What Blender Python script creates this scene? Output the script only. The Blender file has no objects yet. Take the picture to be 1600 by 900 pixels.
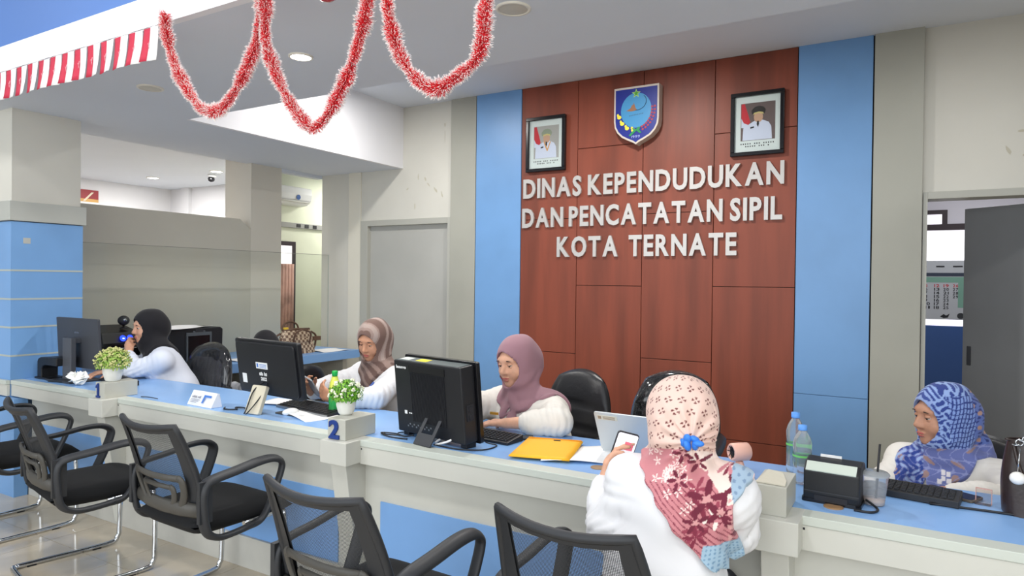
import bpy, bmesh, math, random
import numpy as np
from mathutils import Matrix, Vector, Euler, Quaternion

random.seed(7)
C = bpy.context.scene.collection
SC = bpy.context.scene
PI = math.pi
R = math.radians

# ------------------------------------------------------------------ camera
cam_data = bpy.data.cameras.new('camera')
cam = bpy.data.objects.new('camera', cam_data)
C.objects.link(cam)
SC.camera = cam
cam_data.sensor_width = 36.0
cam_data.lens = 1063.06 / 1600 * 36.0
cam_data.clip_start = 0.05
_yaw, _pitch, _roll = 0.5317837, -0.0095732, 0.0117889
_f = Vector((-math.sin(_yaw) * math.cos(_pitch), math.cos(_yaw) * math.cos(_pitch), math.sin(_pitch)))
_r = Vector((math.cos(_yaw), math.sin(_yaw), 0))
_u = _r.cross(_f)
_r2 = math.cos(_roll) * _r + math.sin(_roll) * _u
_u2 = -math.sin(_roll) * _r + math.cos(_roll) * _u
_m = Matrix.Identity(4)
for i in range(3):
    _m[i][0], _m[i][1], _m[i][2] = _r2[i], _u2[i], -_f[i]
_m[2][3] = 1.5
cam.matrix_world = _m

# ------------------------------------------------------------------ world, lights, exposure
world = bpy.data.worlds.new('world')
SC.world = world
world.use_nodes = True
world.node_tree.nodes['Background'].inputs['Color'].default_value = (0.80, 0.90, 1.0, 1)
world.node_tree.nodes['Background'].inputs['Strength'].default_value = 0.8
SC.view_settings.view_transform = 'Standard'
SC.view_settings.look = 'None'
SC.view_settings.exposure = 0.08
SC.view_settings.gamma = 1.0
SC.view_settings.use_curve_mapping = False


def area_light(name, loc, rot, sx, sy, power, col=(1, 1, 1), shape='RECTANGLE', spread=180):
    l = bpy.data.lights.new(name, 'AREA')
    l.shape = shape
    l.size = sx
    l.size_y = sy
    l.energy = power
    l.color = col
    l.spread = R(spread)
    o = bpy.data.objects.new(name, l)
    o.location = loc
    o.rotation_euler = rot
    C.objects.link(o)
    return o


# daylight through the glass front of the hall (behind the camera)
area_light('daylight_front', (-1.5, -4.6, 2.3), (R(58), 0, 0), 9.0, 2.6, 290, (0.93, 0.97, 1.0))
# unseen fill light added right of the camera for faces turned that way
area_light('side_fill', (2.12, -1.6, 2.0), (R(65), 0, R(90)), 4.6, 2.2, 90, (0.95, 0.98, 1.0))
# ceiling lamps of the hall, behind and beside the camera
for lx in (-5.2, -3.2, -1.2, 0.8):
    area_light('hall_lamp', (lx, 0.7, 3.55), (0, 0, 0), 0.4, 0.4, 20, (1, 0.98, 0.95), 'DISK')
# lamps in the raised ceiling over the staff side
for lx, pw in ((-3.9, 25), (-1.9, 40), (0.3, 9)):
    area_light('recess_lamp', (lx, 4.2, 3.25), (0, 0, 0), 0.16, 0.16, pw, (1, 0.97, 0.92), 'DISK')
# office lamp behind the doorway, and unseen fills for passage and far room
area_light('passage_fill', (-6.0, 6.6, 2.75), (0, 0, 0), 0.3, 0.3, 17, (1, 0.98, 0.92), 'DISK')  # added out of view to brighten the passage
area_light('far_room_fill', (-7.6, 3.3, 2.72), (0, 0, 0), 0.3, 0.3, 30, (1, 0.98, 0.94), 'DISK')  # added out of sight to lift the front face of the cream column
area_light('office_lamp', (0.5, 6.9, 2.7), (0, 0, 0), 0.5, 0.5, 16, (0.97, 0.98, 1.0), 'DISK')

# ------------------------------------------------------------------ materials


def lin(c):
    out = []
    for v in c[:3]:
        v = v / 255.0
        out.append(v / 12.92 if v <= 0.04045 else ((v + 0.055) / 1.055) ** 2.4)
    return tuple(out) + (1.0,)


_mats = {}


def mat(name, col, rough=0.5, metal=0.0, var=None, bump=None, coat=0.0, trans=0.0, ior=1.45, alpha=1.0, emit=None, spec=0.5,
        stretch=None, sheen=0.0):
    """var=(scale, amount, second colour or None); bump=(scale, strength, distance)"""
    if name in _mats:
        return _mats[name]
    m = bpy.data.materials.new(name)
    m.use_nodes = True
    nt = m.node_tree
    b = nt.nodes['Principled BSDF']
    b.inputs['Base Color'].default_value = lin(col)
    b.inputs['Roughness'].default_value = rough
    b.inputs['Metallic'].default_value = metal
    b.inputs['Coat Weight'].default_value = coat
    b.inputs['Coat Roughness'].default_value = 0.08
    b.inputs['Transmission Weight'].default_value = trans
    b.inputs['IOR'].default_value = ior
    b.inputs['Alpha'].default_value = alpha
    b.inputs['Specular IOR Level'].default_value = spec
    if sheen:
        b.inputs['Sheen Weight'].default_value = sheen
    if emit:
        b.inputs['Emission Color'].default_value = lin(emit[0])
        b.inputs['Emission Strength'].default_value = emit[1]
    if var or bump:
        tc = nt.nodes.new('ShaderNodeTexCoord')
        mp = nt.nodes.new('ShaderNodeMapping')
        nt.links.new(tc.outputs['Object'], mp.inputs['Vector'])
        if stretch:
            mp.inputs['Scale'].default_value = stretch
    if var:
        n = nt.nodes.new('ShaderNodeTexNoise')
        n.inputs['Scale'].default_value = var[0]
        n.inputs['Detail'].default_value = 6
        nt.links.new(mp.outputs['Vector'], n.inputs['Vector'])
        rmp = nt.nodes.new('ShaderNodeValToRGB')
        c2 = var[2] if len(var) > 2 and var[2] else tuple(v * (1 - var[1]) for v in col)
        rmp.color_ramp.elements[0].position = 0.35
        rmp.color_ramp.elements[1].position = 0.62
        rmp.color_ramp.elements[0].color = lin(c2)
        rmp.color_ramp.elements[1].color = lin(col)
        nt.links.new(n.outputs['Fac'], rmp.inputs['Fac'])
        nt.links.new(rmp.outputs['Color'], b.inputs['Base Color'])
    if bump:
        n2 = nt.nodes.new('ShaderNodeTexNoise')
        n2.inputs['Scale'].default_value = bump[0]
        n2.inputs['Detail'].default_value = 5
        nt.links.new(mp.outputs['Vector'], n2.inputs['Vector'])
        bp = nt.nodes.new('ShaderNodeBump')
        bp.inputs['Strength'].default_value = bump[1]
        bp.inputs['Distance'].default_value = bump[2]
        nt.links.new(n2.outputs['Fac'], bp.inputs['Height'])
        nt.links.new(bp.outputs['Normal'], b.inputs['Normal'])
    _mats[name] = m
    return m


def mat_attr(name, rough=0.7, bump=None, sheen=0.0, spec=0.3):
    """cloth whose print is stored per vertex (computed by formula)"""
    m = mat(name, (200, 200, 200), rough, bump=bump, sheen=sheen, spec=spec)
    nt = m.node_tree
    a = nt.nodes.new('ShaderNodeAttribute')
    a.attribute_name = 'print'
    nt.links.new(a.outputs['Color'], nt.nodes['Principled BSDF'].inputs['Base Color'])
    return m


def mat_glass(name, tint=(1, 1, 1), refl=0.08, rough=0.0):
    """thin clear sheet: mostly transparent with a fresnel reflection"""
    m = bpy.data.materials.new(name)
    m.use_nodes = True
    nt = m.node_tree
    nt.nodes.clear()
    out = nt.nodes.new('ShaderNodeOutputMaterial')
    t = nt.nodes.new('ShaderNodeBsdfTransparent')
    t.inputs['Color'].default_value = (*tint, 1)
    g = nt.nodes.new('ShaderNodeBsdfGlossy')
    g.inputs['Roughness'].default_value = rough
    mx = nt.nodes.new('ShaderNodeMixShader')
    lw = nt.nodes.new('ShaderNodeLayerWeight')
    lw.inputs['Blend'].default_value = 0.25
    mul = nt.nodes.new('ShaderNodeMath')
    mul.operation = 'MULTIPLY'
    mul.inputs[1].default_value = refl * 6
    nt.links.new(lw.outputs['Fresnel'], mul.inputs[0])
    nt.links.new(mul.outputs[0], mx.inputs['Fac'])
    nt.links.new(t.outputs[0], mx.inputs[1])
    nt.links.new(g.outputs[0], mx.inputs[2])
    nt.links.new(mx.outputs[0], out.inputs['Surface'])
    _mats[name] = m
    return m


# ------------------------------------------------------------------ mesh helpers


class MB:
    def __init__(s):
        s.v, s.f, s.mi, s.sm = [], [], [], []
        s.M = Matrix.Identity(4)
        s.cur = 0

    def add(s, vs, fs, smooth=False):
        o = len(s.v)
        M = s.M
        s.v += [tuple(M @ Vector(p)) for p in vs]
        s.f += [tuple(i + o for i in f) for f in fs]
        s.mi += [s.cur] * len(fs)
        s.sm += [smooth] * len(fs)
        return s

    def box(s, x0, x1, y0, y1, z0, z1):
        vs = [(x0, y0, z0), (x1, y0, z0), (x1, y1, z0), (x0, y1, z0), (x0, y0, z1), (x1, y0, z1), (x1, y1, z1), (x0, y1, z1)]
        fs = [(3, 2, 1, 0), (4, 5, 6, 7), (0, 1, 5, 4), (1, 2, 6, 5), (2, 3, 7, 6), (3, 0, 4, 7)]
        return s.add(vs, fs)

    def prism(s, pts, a0, a1, axis='z', smooth=False):
        """outline pts (2D) extruded along axis from a0 to a1"""
        n = len(pts)

        def mk(p, a):
            if axis == 'z':
                return (p[0], p[1], a)
            if axis == 'y':
                return (p[0], a, p[1])
            return (a, p[0], p[1])
        vs = [mk(p, a0) for p in pts] + [mk(p, a1) for p in pts]
        o = len(s.v)
        s.add(vs, [tuple(range(n - 1, -1, -1)), tuple(range(n, 2 * n))])
        M = s.M
        s.f += [(o + i, o + (i + 1) % n, o + n + (i + 1) % n, o + n + i) for i in range(n)]
        s.mi += [s.cur] * n
        s.sm += [smooth] * n
        return s

    def rbox(s, x0, x1, y0, y1, z0, z1, r, n=3, axis='z'):
        """box with rounded edges parallel to axis"""
        if axis == 'z':
            a0, a1, b0, b1, c0, c1 = x0, x1, y0, y1, z0, z1
        elif axis == 'y':
            a0, a1, b0, b1, c0, c1 = x0, x1, z0, z1, y0, y1
        else:
            a0, a1, b0, b1, c0, c1 = y0, y1, z0, z1, x0, x1
        pts = []
        for cx, cy, st in ((a1 - r, b1 - r, 0), (a0 + r, b1 - r, 90), (a0 + r, b0 + r, 180), (a1 - r, b0 + r, 270)):
            for k in range(n + 1):
                t = R(st + 90 * k / n)
                pts.append((cx + r * math.cos(t), cy + r * math.sin(t)))
        return s.prism(pts, c0, c1, axis)

    def tube(s, path, r, n=8, caps=True, flat=None, up=None):
        """sweep; r number or list; flat = (wide, thin) elliptical section"""
        P = [Vector(p) for p in path]
        rs = r if isinstance(r, (list, tuple)) else [r] * len(P)
        T = []
        for i in range(len(P)):
            a = P[max(i - 1, 0)]
            b = P[min(i + 1, len(P) - 1)]
            d = (b - a)
            T.append(d.normalized() if d.length > 1e-9 else Vector((0, 0, 1)))
        N = Vector(up) if up else (Vector((0, 0, 1)) if abs(T[0].z) < .9 else Vector((1, 0, 0)))
        vs, fs = [], []
        for i in range(len(P)):
            N = (N - T[i] * N.dot(T[i]))
            if N.length < 1e-6:
                N = T[i].orthogonal()
            N.normalize()
            B = T[i].cross(N)
            for k in range(n):
                t = 2 * PI * k / n
                if flat:
                    o = N * (math.cos(t) * flat[1] * rs[i]) + B * (math.sin(t) * flat[0] * rs[i])
                else:
                    o = N * (math.cos(t) * rs[i]) + B * (math.sin(t) * rs[i])
                vs.append(tuple(P[i] + o))
        for i in range(len(P) - 1):
            for k in range(n):
                fs.append((i * n + k, i * n + (k + 1) % n, (i + 1) * n + (k + 1) % n, (i + 1) * n + k))
        s.add(vs, fs, True)
        if caps:
            o = len(s.v) - len(vs)
            s.f += [tuple(o + k for k in range(n - 1, -1, -1)), tuple(o + (len(P) - 1) * n + k for k in range(n))]
            s.mi += [s.cur] * 2
            s.sm += [False] * 2
        return s

    def lathe(s, prof, n=24, caps=True, c=(0, 0)):
        vs, fs = [], []
        for r, z in prof:
            for k in range(n):
                t = 2 * PI * k / n
                vs.append((c[0] + r * math.cos(t), c[1] + r * math.sin(t), z))
        for i in range(len(prof) - 1):
            for k in range(n):
                fs.append((i * n + k, i * n + (k + 1) % n, (i + 1) * n + (k + 1) % n, (i + 1) * n + k))
        s.add(vs, fs, True)
        if caps:
            o = len(s.v) - len(vs)
            L = (len(prof) - 1) * n
            s.f += [tuple(o + k for k in range(n - 1, -1, -1)), tuple(o + L + k for k in range(n))]
            s.mi += [s.cur] * 2
            s.sm += [False] * 2
        return s

    def ell(s, c, r, nu=16, nv=10):
        vs, fs = [], []
        for j in range(nv + 1):
            ph = -PI / 2 + PI * j / nv
            for i in range(nu):
                t = 2 * PI * i / nu
                vs.append((c[0] + r[0] * math.cos(ph) * math.cos(t), c[1] + r[1] * math.cos(ph) * math.sin(t), c[2] + r[2] * math.sin(ph)))
        for j in range(nv):
            for i in range(nu):
                fs.append((j * nu + i, j * nu + (i + 1) % nu, (j + 1) * nu + (i + 1) % nu, (j + 1) * nu + i))
        return s.add(vs, fs, True)

    def grid(s, fn, nu, nv, smooth=True):
        vs = [tuple(fn(i / nu, j / nv)) for j in range(nv + 1) for i in range(nu + 1)]
        fs = [(j * (nu + 1) + i, j * (nu + 1) + i + 1, (j + 1) * (nu + 1) + i + 1, (j + 1) * (nu + 1) + i) for j in range(nv) for i in range(nu)]
        return s.add(vs, fs, smooth)

    def mesh(s, name):
        me = bpy.data.meshes.new(name)
        me.from_pydata(s.v, [], s.f)
        me.polygons.foreach_set('material_index', s.mi)
        me.polygons.foreach_set('use_smooth', s.sm)
        me.update()
        return me

    def build(s, name, m, parent=None, bevel=0, fix=True, solid=0):
        me = s.mesh(name)
        if fix:
            bm = bmesh.new()
            bm.from_mesh(me)
            bmesh.ops.remove_doubles(bm, verts=bm.verts, dist=1e-6)
            bmesh.ops.recalc_face_normals(bm, faces=bm.faces)
            bm.to_mesh(me)
            bm.free()
        return link(name, me, m, parent, bevel, solid)


def link(name, me, m, parent=None, bevel=0, solid=0):
    o = bpy.data.objects.new(name, me)
    for x in (m if isinstance(m, (list, tuple)) else [m]):
        me.materials.append(x)
    C.objects.link(o)
    if parent:
        o.parent = parent
    if solid:
        md = o.modifiers.new('thickness', 'SOLIDIFY')
        md.thickness = solid
    if bevel:
        md = o.modifiers.new('bevel', 'BEVEL')
        md.width = bevel
        md.segments = 2
        md.limit_method = 'ANGLE'
        md.angle_limit = R(40)
    return o


def tag(o, label, cat, group=None, kind=None):
    o['label'] = label
    o['category'] = cat
    if group:
        o['group'] = group
    if kind:
        o['kind'] = kind
    return o


def thing(name, label, cat, loc=(0, 0, 0), rz=0, group=None):
    o = bpy.data.objects.new(name, None)
    o.empty_display_size = 0.1
    C.objects.link(o)
    o.location = loc
    o.rotation_euler = (0, 0, rz)
    return tag(o, label, cat, group)


def struct(o, label=None):
    o['kind'] = 'structure'
    if label:
        o['label'] = label
    return o


def bx(name, m, x0, x1, y0, y1, z0, z1, parent=None, bevel=0):
    return MB().box(x0, x1, y0, y1, z0, z1).build(name, m, parent, bevel)


def curve_pts(pts, n=8):
    """Catmull-Rom through pts"""
    P = [Vector(p) for p in pts]
    out = []
    for i in range(len(P) - 1):
        a, b, c, d = P[max(i - 1, 0)], P[i], P[i + 1], P[min(i + 2, len(P) - 1)]
        for k in range(n):
            t = k / n
            out.append(0.5 * ((2 * b) + (c - a) * t + (2 * a - 5 * b + 4 * c - d) * t * t + (3 * b - 3 * c + d - a) * t ** 3))
    out.append(P[-1])
    return out


_glyphs = {}


def glyph(ch, bold, ext):
    key = (ch, bold, ext)
    if key not in _glyphs:
        cu = bpy.data.curves.new('glyph', 'FONT')
        cu.body = ch
        cu.size = 1.0
        cu.extrude = ext
        cu.offset = bold
        cu.resolution_u = 3
        o = bpy.data.objects.new('glyph', cu)
        C.objects.link(o)
        dg = bpy.context.evaluated_depsgraph_get()
        me = bpy.data.meshes.new_from_object(o.evaluated_get(dg))
        v = np.array([x.co[:] for x in me.vertices]) if len(me.vertices) else np.zeros((1, 3))
        fs = [tuple(p.vertices) for p in me.polygons]
        bpy.data.objects.remove(o)
        bpy.data.curves.remove(cu)
        bpy.data.meshes.remove(me)
        _glyphs[key] = (v, fs)
    return _glyphs[key]


def text_layout(txt, bold=0.0, ext=0.01, gap=0.09, space=0.3):
    """list of (verts, faces, x) with the total width, unit cap height"""
    x = 0
    out = []
    cap = glyph('H', bold, ext)[0][:, 1].max()
    for ch in txt:
        if ch == ' ':
            x += space
            continue
        v, fs = glyph(ch, bold, ext)
        v = v.copy()
        v[:, :2] /= cap
        w = v[:, 0].max() - v[:, 0].min()
        v[:, 0] -= v[:, 0].min()
        out.append((v, fs, x))
        x += w + gap
    return out, x - gap


def text_flat(name, txt, width, height, m, parent, M, bold=0.0, ext=0.0, depth=0.0004, kind=None, gap=.12):
    """a line of print as one thin mesh, lower left at the origin of M, text in its XY plane"""
    lay, w = text_layout(txt, bold, 0.01, gap)
    mb = MB()
    for v, fs, x in lay:
        vv = v.copy()
        vv[:, 0] = (vv[:, 0] + x) * width / w
        vv[:, 1] *= height
        vv[:, 2] = np.where(vv[:, 2] > 0, depth, 0)
        mb.M = M
        mb.add([tuple(p) for p in vv], fs)
    return mb.build(name, m, parent, fix=False)


# frame helper: origin o, x axis, y axis
def frame(o, x, y):
    x = Vector(x).normalized()
    y = Vector(y)
    y = (y - x * y.dot(x)).normalized()
    z = x.cross(y)
    M = Matrix.Identity(4)
    for i in range(3):
        M[i][0], M[i][1], M[i][2], M[i][3] = x[i], y[i], z[i], o[i]
    return M


def wallM(x, y, z):
    """print plane facing the camera side (-Y)"""
    return frame((x, y, z), (1, 0, 0), (0, 0, 1))


# common materials
M_cream = mat('cream_wall_paint', (214, 212, 203), 0.75, var=(0.9, 0.04), bump=(60, 0.05, 0.002))
M_cream2 = mat('cream_wall_paint_bright', (226, 222, 208), 0.7, var=(0.9, 0.03))
M_ceil = mat('ceiling_paint', (216, 222, 232), 0.8, var=(0.7, 0.02))
M_beam = mat('white_beam_paint', (236, 236, 240), 0.7)
M_blue = mat('blue_laminate', (118, 164, 216), 0.38, var=(1.6, 0.05), bump=(9, 0.03, 0.002))
M_bluedeep = mat('blue_beam_paint', (84, 122, 186), 0.6)
M_grey = mat('warm_grey_laminate', (170, 170, 160), 0.5, var=(1.2, 0.05))
M_ctr = mat('counter_grey_laminate', (202, 202, 194), 0.42, var=(2.0, 0.04))
M_top = mat('worktop_blue_laminate', (138, 182, 236), 0.26, var=(1.5, 0.04))
M_doorg = mat('grey_door_laminate', (180, 180, 175), 0.5, var=(2, 0.03))
M_seam = mat('dark_seam', (45, 40, 38), 0.8)
M_black = mat('black_plastic', (26, 27, 31), 0.42, bump=(400, 0.08, 0.0005))
M_blackg = mat('black_gloss_plastic', (18, 18, 22), 0.2)
M_dark = mat('charcoal_plastic', (52, 54, 59), 0.45, bump=(400, 0.06, 0.0005))
M_white = mat('white_plastic', (235, 236, 236), 0.35)
M_paper = mat('white_paper', (240, 240, 240), 0.8)
M_chrome = mat('chrome_tube', (205, 208, 212), 0.12, 1.0)
M_navy = mat('navy_numeral', (33, 60, 130), 0.4)
M_ink = mat('black_ink', (35, 36, 42), 0.7)
M_steel = mat('brushed_steel', (150, 152, 155), 0.35, 0.9)

# ------------------------------------------------------------------ the setting
M_floor = mat('beige_floor_tile', (200, 187, 166), 0.12, var=(3.0, 0.07), coat=0.3)
M_grout = mat('tile_grout', (120, 110, 98), 0.9)
floor = struct(bx('floor', M_grout, -12, 4, -5, 9, -0.05, -0.004), 'polished beige tile floor of the service hall')
_tile = MB().box(-.2985, .2985, -.2985, .2985, -.004, 0).mesh('tile')
for i in range(14):
    for j in range(4):
        o = link('floor_tile', _tile, M_floor, floor)
        o.location = (-6.9 + i * .6, .5 + j * .6, 0)
        _tile.materials.clear() if False else None
_big = bx('floor_field', M_floor, -12, -7.2, -5, 9, -0.004, 0, floor)
bx('floor_field', M_floor, -7.2, 4, -5, .2, -0.004, 0, floor)
bx('floor_field', M_floor, -7.2, 4, 2.6, 9, -0.004, 0, floor)
bx('floor_field', M_floor, 1.2, 4, .2, 2.6, -0.004, 0, floor)

ceiling = struct(bx('ceiling', M_ceil, -5.72, 2.2, 1.9, 3.085, 2.655, 2.8), 'grey-white dropped ceiling over the counter with round lamps')
bx('ceiling_side_strip', M_ceil, -5.72, -4.60, 3.085, 5.5, 2.655, 2.8, ceiling)
bx('raised_ceiling', M_ceil, -4.6, 2.2, 3.085, 5.5, 3.28, 3.36, ceiling)
bx('recess_riser', M_ceil, -4.6, 2.2, 3.03, 3.085, 2.8, 3.28, ceiling)
bx('bulkhead', M_beam, -4.60, -4.56, 3.085, 5.5, 2.655, 3.28, ceiling)
bx('beam_fascia', M_beam, -12, 2.2, 1.86, 1.9, 2.655, 2.797, ceiling)
bx('blue_upper_wall', M_bluedeep, -12, 2.2, 1.88, 1.95, 2.797, 3.6, ceiling)
bx('hall_ceiling', M_ceil, -12, 2.2, -5, 1.9, 3.6, 3.7, ceiling)
bx('left_room_ceiling', M_ceil, -12, -5.72, 1.95, 9, 2.79, 2.9, ceiling)
bx('left_room_soffit', M_ceil, -5.80, -5.72, 1.95, 5.5, 2.655, 2.8, ceiling)

# back wall with the two doorways
YW = 5.5
wall_back = struct(MB().box(-5.72, -5.117, YW, 5.65, 0, 3.3).build('wall_back', M_cream), 'cream back wall carrying the wooden sign panel and two doors')
bx('wall_section', M_cream, -5.117, -3.937, YW, 5.65, 2.13, 3.3, wall_back)
bx('wall_section', M_cream, -3.937, .057, YW, 5.65, 0, 3.3, wall_back)
bx('wall_section', M_cream, .057, 1.06, YW, 5.65, 2.147, 3.3, wall_back)
bx('wall_section', M_cream, 1.06, 2.2, YW, 5.65, 0, 3.3, wall_back)
bx('pilaster', M_cream2, -5.305, -5.13, YW - .012, YW, 0, 2.655, wall_back)

# wall cladding
M_wood = mat('reddish_brown_veneer', (138, 68, 48), 0.48, var=(7, 0.16), stretch=(1.0, 1.0, 0.10), bump=(30, 0.03, 0.001))
clad = bx('dark_backing', M_seam, -3.935, .05, YW - .012, YW, 0, 3.28, wall_back)
o = bx('grey_panel', M_grey, -3.935, -3.640, YW - .03, YW - .012, 0, 3.28, wall_back, .002)
o = bx('blue_panel', M_blue, -3.632, -3.136, YW - .032, YW - .012, 0, 3.28, wall_back, .002)
o = bx('blue_panel', M_blue, -.755, -.262, YW - .032, YW - .012, .69, 3.28, wall_back, .002)
o = bx('blue_panel', M_blue, -.755, -.262, YW - .032, YW - .012, 0, .687, wall_back, .002)
o = bx('grey_panel', M_grey, -.252, .05, YW - .045, YW - .012, 0, 3.28, wall_back, .002)
cols = [(-3.132, -2.562, (0, .868, 2.066, 3.28)), (-2.562, -1.960, (0, .274, 1.473, 2.675, 3.28)),
        (-1.960, -1.370, (0, .872, 2.079, 3.28)), (-1.370, -.759, (0, .278, 1.479, 2.688, 3.28))]
for x0, x1, zs in cols:
    for a, b in zip(zs[:-1], zs[1:]):
        bx('wood_panel', M_wood, x0 + .0025, x1 - .0025, YW - .03, YW - .012, a + .0025, b - .0025, wall_back, .0015)

# wall stains (thin flakes of old glue and peeling paint)
M_stain = mat('glue_stain', (194, 189, 172), 0.8)


def stain(x, z, w, h, a):
    mb = MB()
    pts = []
    for k in range(9):
        t = 2 * PI * k / 9
        q = 0.6 + 0.4 * random.random()
        px, pz = w * .7 * q * math.cos(t), h * .8 * q * math.sin(t)
        pts.append((x + px * math.cos(a) - pz * math.sin(a), z + px * math.sin(a) + pz * math.cos(a)))
    mb.prism(pts, YW - .002, YW + .001, 'y')
    mb.build('glue_stain', M_stain, wall_back)


for s_ in ((-4.36, 2.555, .012, .05, 0), (-4.27, 2.53, .018, .035, .2), (-4.14, 2.41, .06, .018, -.9), (-4.23, 2.47, .045, .012, -.8),
           (-4.50, 2.44, .03, .01, .7), (-4.06, 2.36, .012, .05, .3), (-4.4, 2.26, .01, .05, 0), (-4.03, 3.05, .014, .03, 0),
           (-4.03, 2.93, .003, .09, 0), (.53, 2.40, .02, .05, .5), (.62, 2.36, .03, .012, 0), (.60, 2.52, .04, .015, 0)):
    stain(*s_)

# door_1: closed grey door on the left
door_1 = struct(bx('door_1', M_doorg, -5.02, -3.972, YW + .03, YW + .07, 0.01, 2.07), 'closed flush grey door left of the blue wall panel')
M_frame = mat('grey_door_frame', (176, 176, 168), 0.5)
bx('door_frame', M_frame, -5.117, -5.02, YW - .025, YW + .15, 0, 2.13, door_1, .003)
bx('door_frame', M_frame, -3.972, -3.937, YW - .025, YW + .15, 0, 2.13, door_1, .003)
bx('door_frame', M_frame, -5.02, -3.972, YW - .025, YW + .15, 2.07, 2.13, door_1, .003)
bx('lock_plate', M_dark, -4.0, -3.982, YW + .022, YW + .03, .92, 1.03, door_1, .002)

# door_2: doorway on the right with its leaf swung into the room behind
door_2 = struct(bx('door_2', M_frame, .057, .082, YW - .03, YW + .15, 0, 2.147), 'doorway on the right with a dark grey leaf standing open')
bx('door_frame', M_frame, .082, 1.06, YW - .03, YW + .15, 2.098, 2.147, door_2, .003)
bx('door_frame', M_frame, 1.02, 1.06, YW - .03, YW + .15, 0, 2.098, door_2, .003)
M_leaf = mat('dark_grey_leaf', (120, 122, 124), 0.45, var=(1.3, .05))
leaf = MB().box(0, .83, -.02, .02, .01, 2.08).build('door_leaf', M_leaf, door_2, .002)
leaf.location = (1.0, 5.60, 0)
leaf.rotation_euler = (0, 0, R(142.5))
lp = bx('lock_plate', M_dark, .765, .795, .02, .026, .92, 1.06, leaf, .002)

# room behind door_2
wall_behind = struct(bx('wall_behind_office', mat('office_wall_paint', (214, 212, 220), .8), -1.2, .06, 8.0, 8.12, 1.0, 2.75), 'far wall of the office behind the open doorway')
Mo = _mats['office_wall_paint']
bx('wall_section', Mo, 1.5, 2.6, 8.0, 8.12, 1.0, 2.75, wall_behind)
bx('wall_section', Mo, .06, 1.5, 8.0, 8.12, 2.24, 2.75, wall_behind)
bx('wall_section', Mo, .29, 1.5, 8.0, 8.12, 2.12, 2.24, wall_behind)
bx('navy_dado', mat('navy_dado_paint', (56, 90, 150), .5), -1.2, 2.6, 7.97, 8.12, 0, 1.11, wall_behind)
bx('wall_section', Mo, -1.2, -1.1, 5.65, 8.0, 0, 2.75, wall_behind)
bx('wall_section', Mo, 2.5, 2.6, 5.65, 8.0, 0, 2.75, wall_behind)
bx('office_ceiling', Mo, -1.2, 2.6, 5.65, 8.12, 2.75, 2.85, wall_behind)
M_wf = mat('dark_brown_window_frame', (48, 36, 42), .5)
window_1 = struct(bx('window_1', M_wf, .06, 1.5, 7.98, 8.08, 2.06, 2.12), 'bright window in the office behind the doorway')
bx('window_frame', M_wf, .06, .29, 7.98, 8.08, 2.22, 2.26, window_1)
bx('window_frame', M_wf, .245, .29, 7.98, 8.08, 2.12, 2.22, window_1)
bx('window_frame', M_wf, .80, .85, 7.98, 8.08, 1.11, 2.06, window_1)
bx('window_frame', M_wf, .02, .06, 7.98, 8.08, 1.11, 2.26, window_1)
M_lit = mat('daylit_window_glass', (250, 248, 255), .3, emit=((250, 246, 255), 1.25))
bx('pane', M_lit, .06, 1.5, 8.04, 8.05, 1.11, 2.06, window_1)
bx('pane', M_lit, .06, .245, 8.04, 8.05, 2.12, 2.22, window_1)

# left partition, the square column behind it and the room beyond
M_part = mat('partition_paint', (200, 196, 184), .6, var=(1.0, .04))
partition = struct(MB().prism([(2.9, 0), (4.549, 0), (4.549, 1.99), (4.42, 2.085), (2.9, 2.085)], -5.86, -5.72, 'x').build('wall_left_partition', M_part),
                   'low grey partition wall behind the printers')
M_far = mat('far_room_white', (226, 226, 230), .7)
M_colb = mat('column_paint', (214, 209, 198), .7, var=(1.0, .03))
column_b = struct(bx('wall_left_column', M_colb, -6.12, -5.72, 4.55, 4.93, 0, 2.79), 'square cream column at the end of the low partition')
wall_far = struct(bx('wall_far_left', M_far, -9.6, -6.6, 6.1, 6.2, 0, 2.79), 'far white wall of the room beyond the partition')
bx('wall_section', M_far, -9.6, -9.45, 1.95, 6.2, 0, 2.79, wall_far)
bx('wall_section', mat('greenish_wall_paint', (224, 228, 206), .7, var=(1.4, .05)), -6.6, -6.5, 5.35, 9, 0, 2.79, wall_far)
bx('wall_section', M_far, -6.5, -5.72, 8.9, 9.0, 0, 2.79, wall_far)
bx('wall_section', M_far, -5.72, -5.6, 5.65, 9, 0, 2.79, wall_far)
bx('wall_section', M_far, -9.12, -8.95, 6.05, 6.1, 0, 2.79, wall_far)
bx('wall_section', M_far, -12, -5.9, 1.95, 2.05, 0, 2.79, wall_far)
bx('lintel', M_ceil, -5.80, -5.72, 4.93, 5.5, 2.62, 2.655, wall_far)
# window with curtain beside the column
window_2 = struct(bx('window_2', M_wf, -6.5, -6.47, 5.36, 5.80, 1.90, 1.95), 'dark framed window with a pink curtain past the column')
bx('window_frame', M_wf, -6.5, -6.47, 5.76, 5.80, .9, 1.90, window_2)
bx('pane', mat('curtain_daylight', (250, 246, 246), .6, emit=((250, 245, 245), .8)), -6.5, -6.49, 5.36, 5.76, 1.66, 1.9, window_2)
cu_ = MB()
for k in range(9):
    cu_.tube([(-6.485, 5.37 + k * .048, .9), (-6.485, 5.372 + k * .048, 1.68)], .026, 8)
cu_.build('curtain', mat('pink_curtain', (214, 170, 156), .8, var=(6, .2)), window_2)

# hall side walls (mostly outside the frame)
wall_right = struct(bx('wall_right', M_cream, 2.2, 2.35, -5, 8.12, 0, 3.7), 'cream side wall on the right of the hall')
wall_hall = struct(bx('wall_hall_left', M_cream, -12.1, -12, -5, 9, 0, 3.7), 'cream side wall far on the left of the hall')

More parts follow.
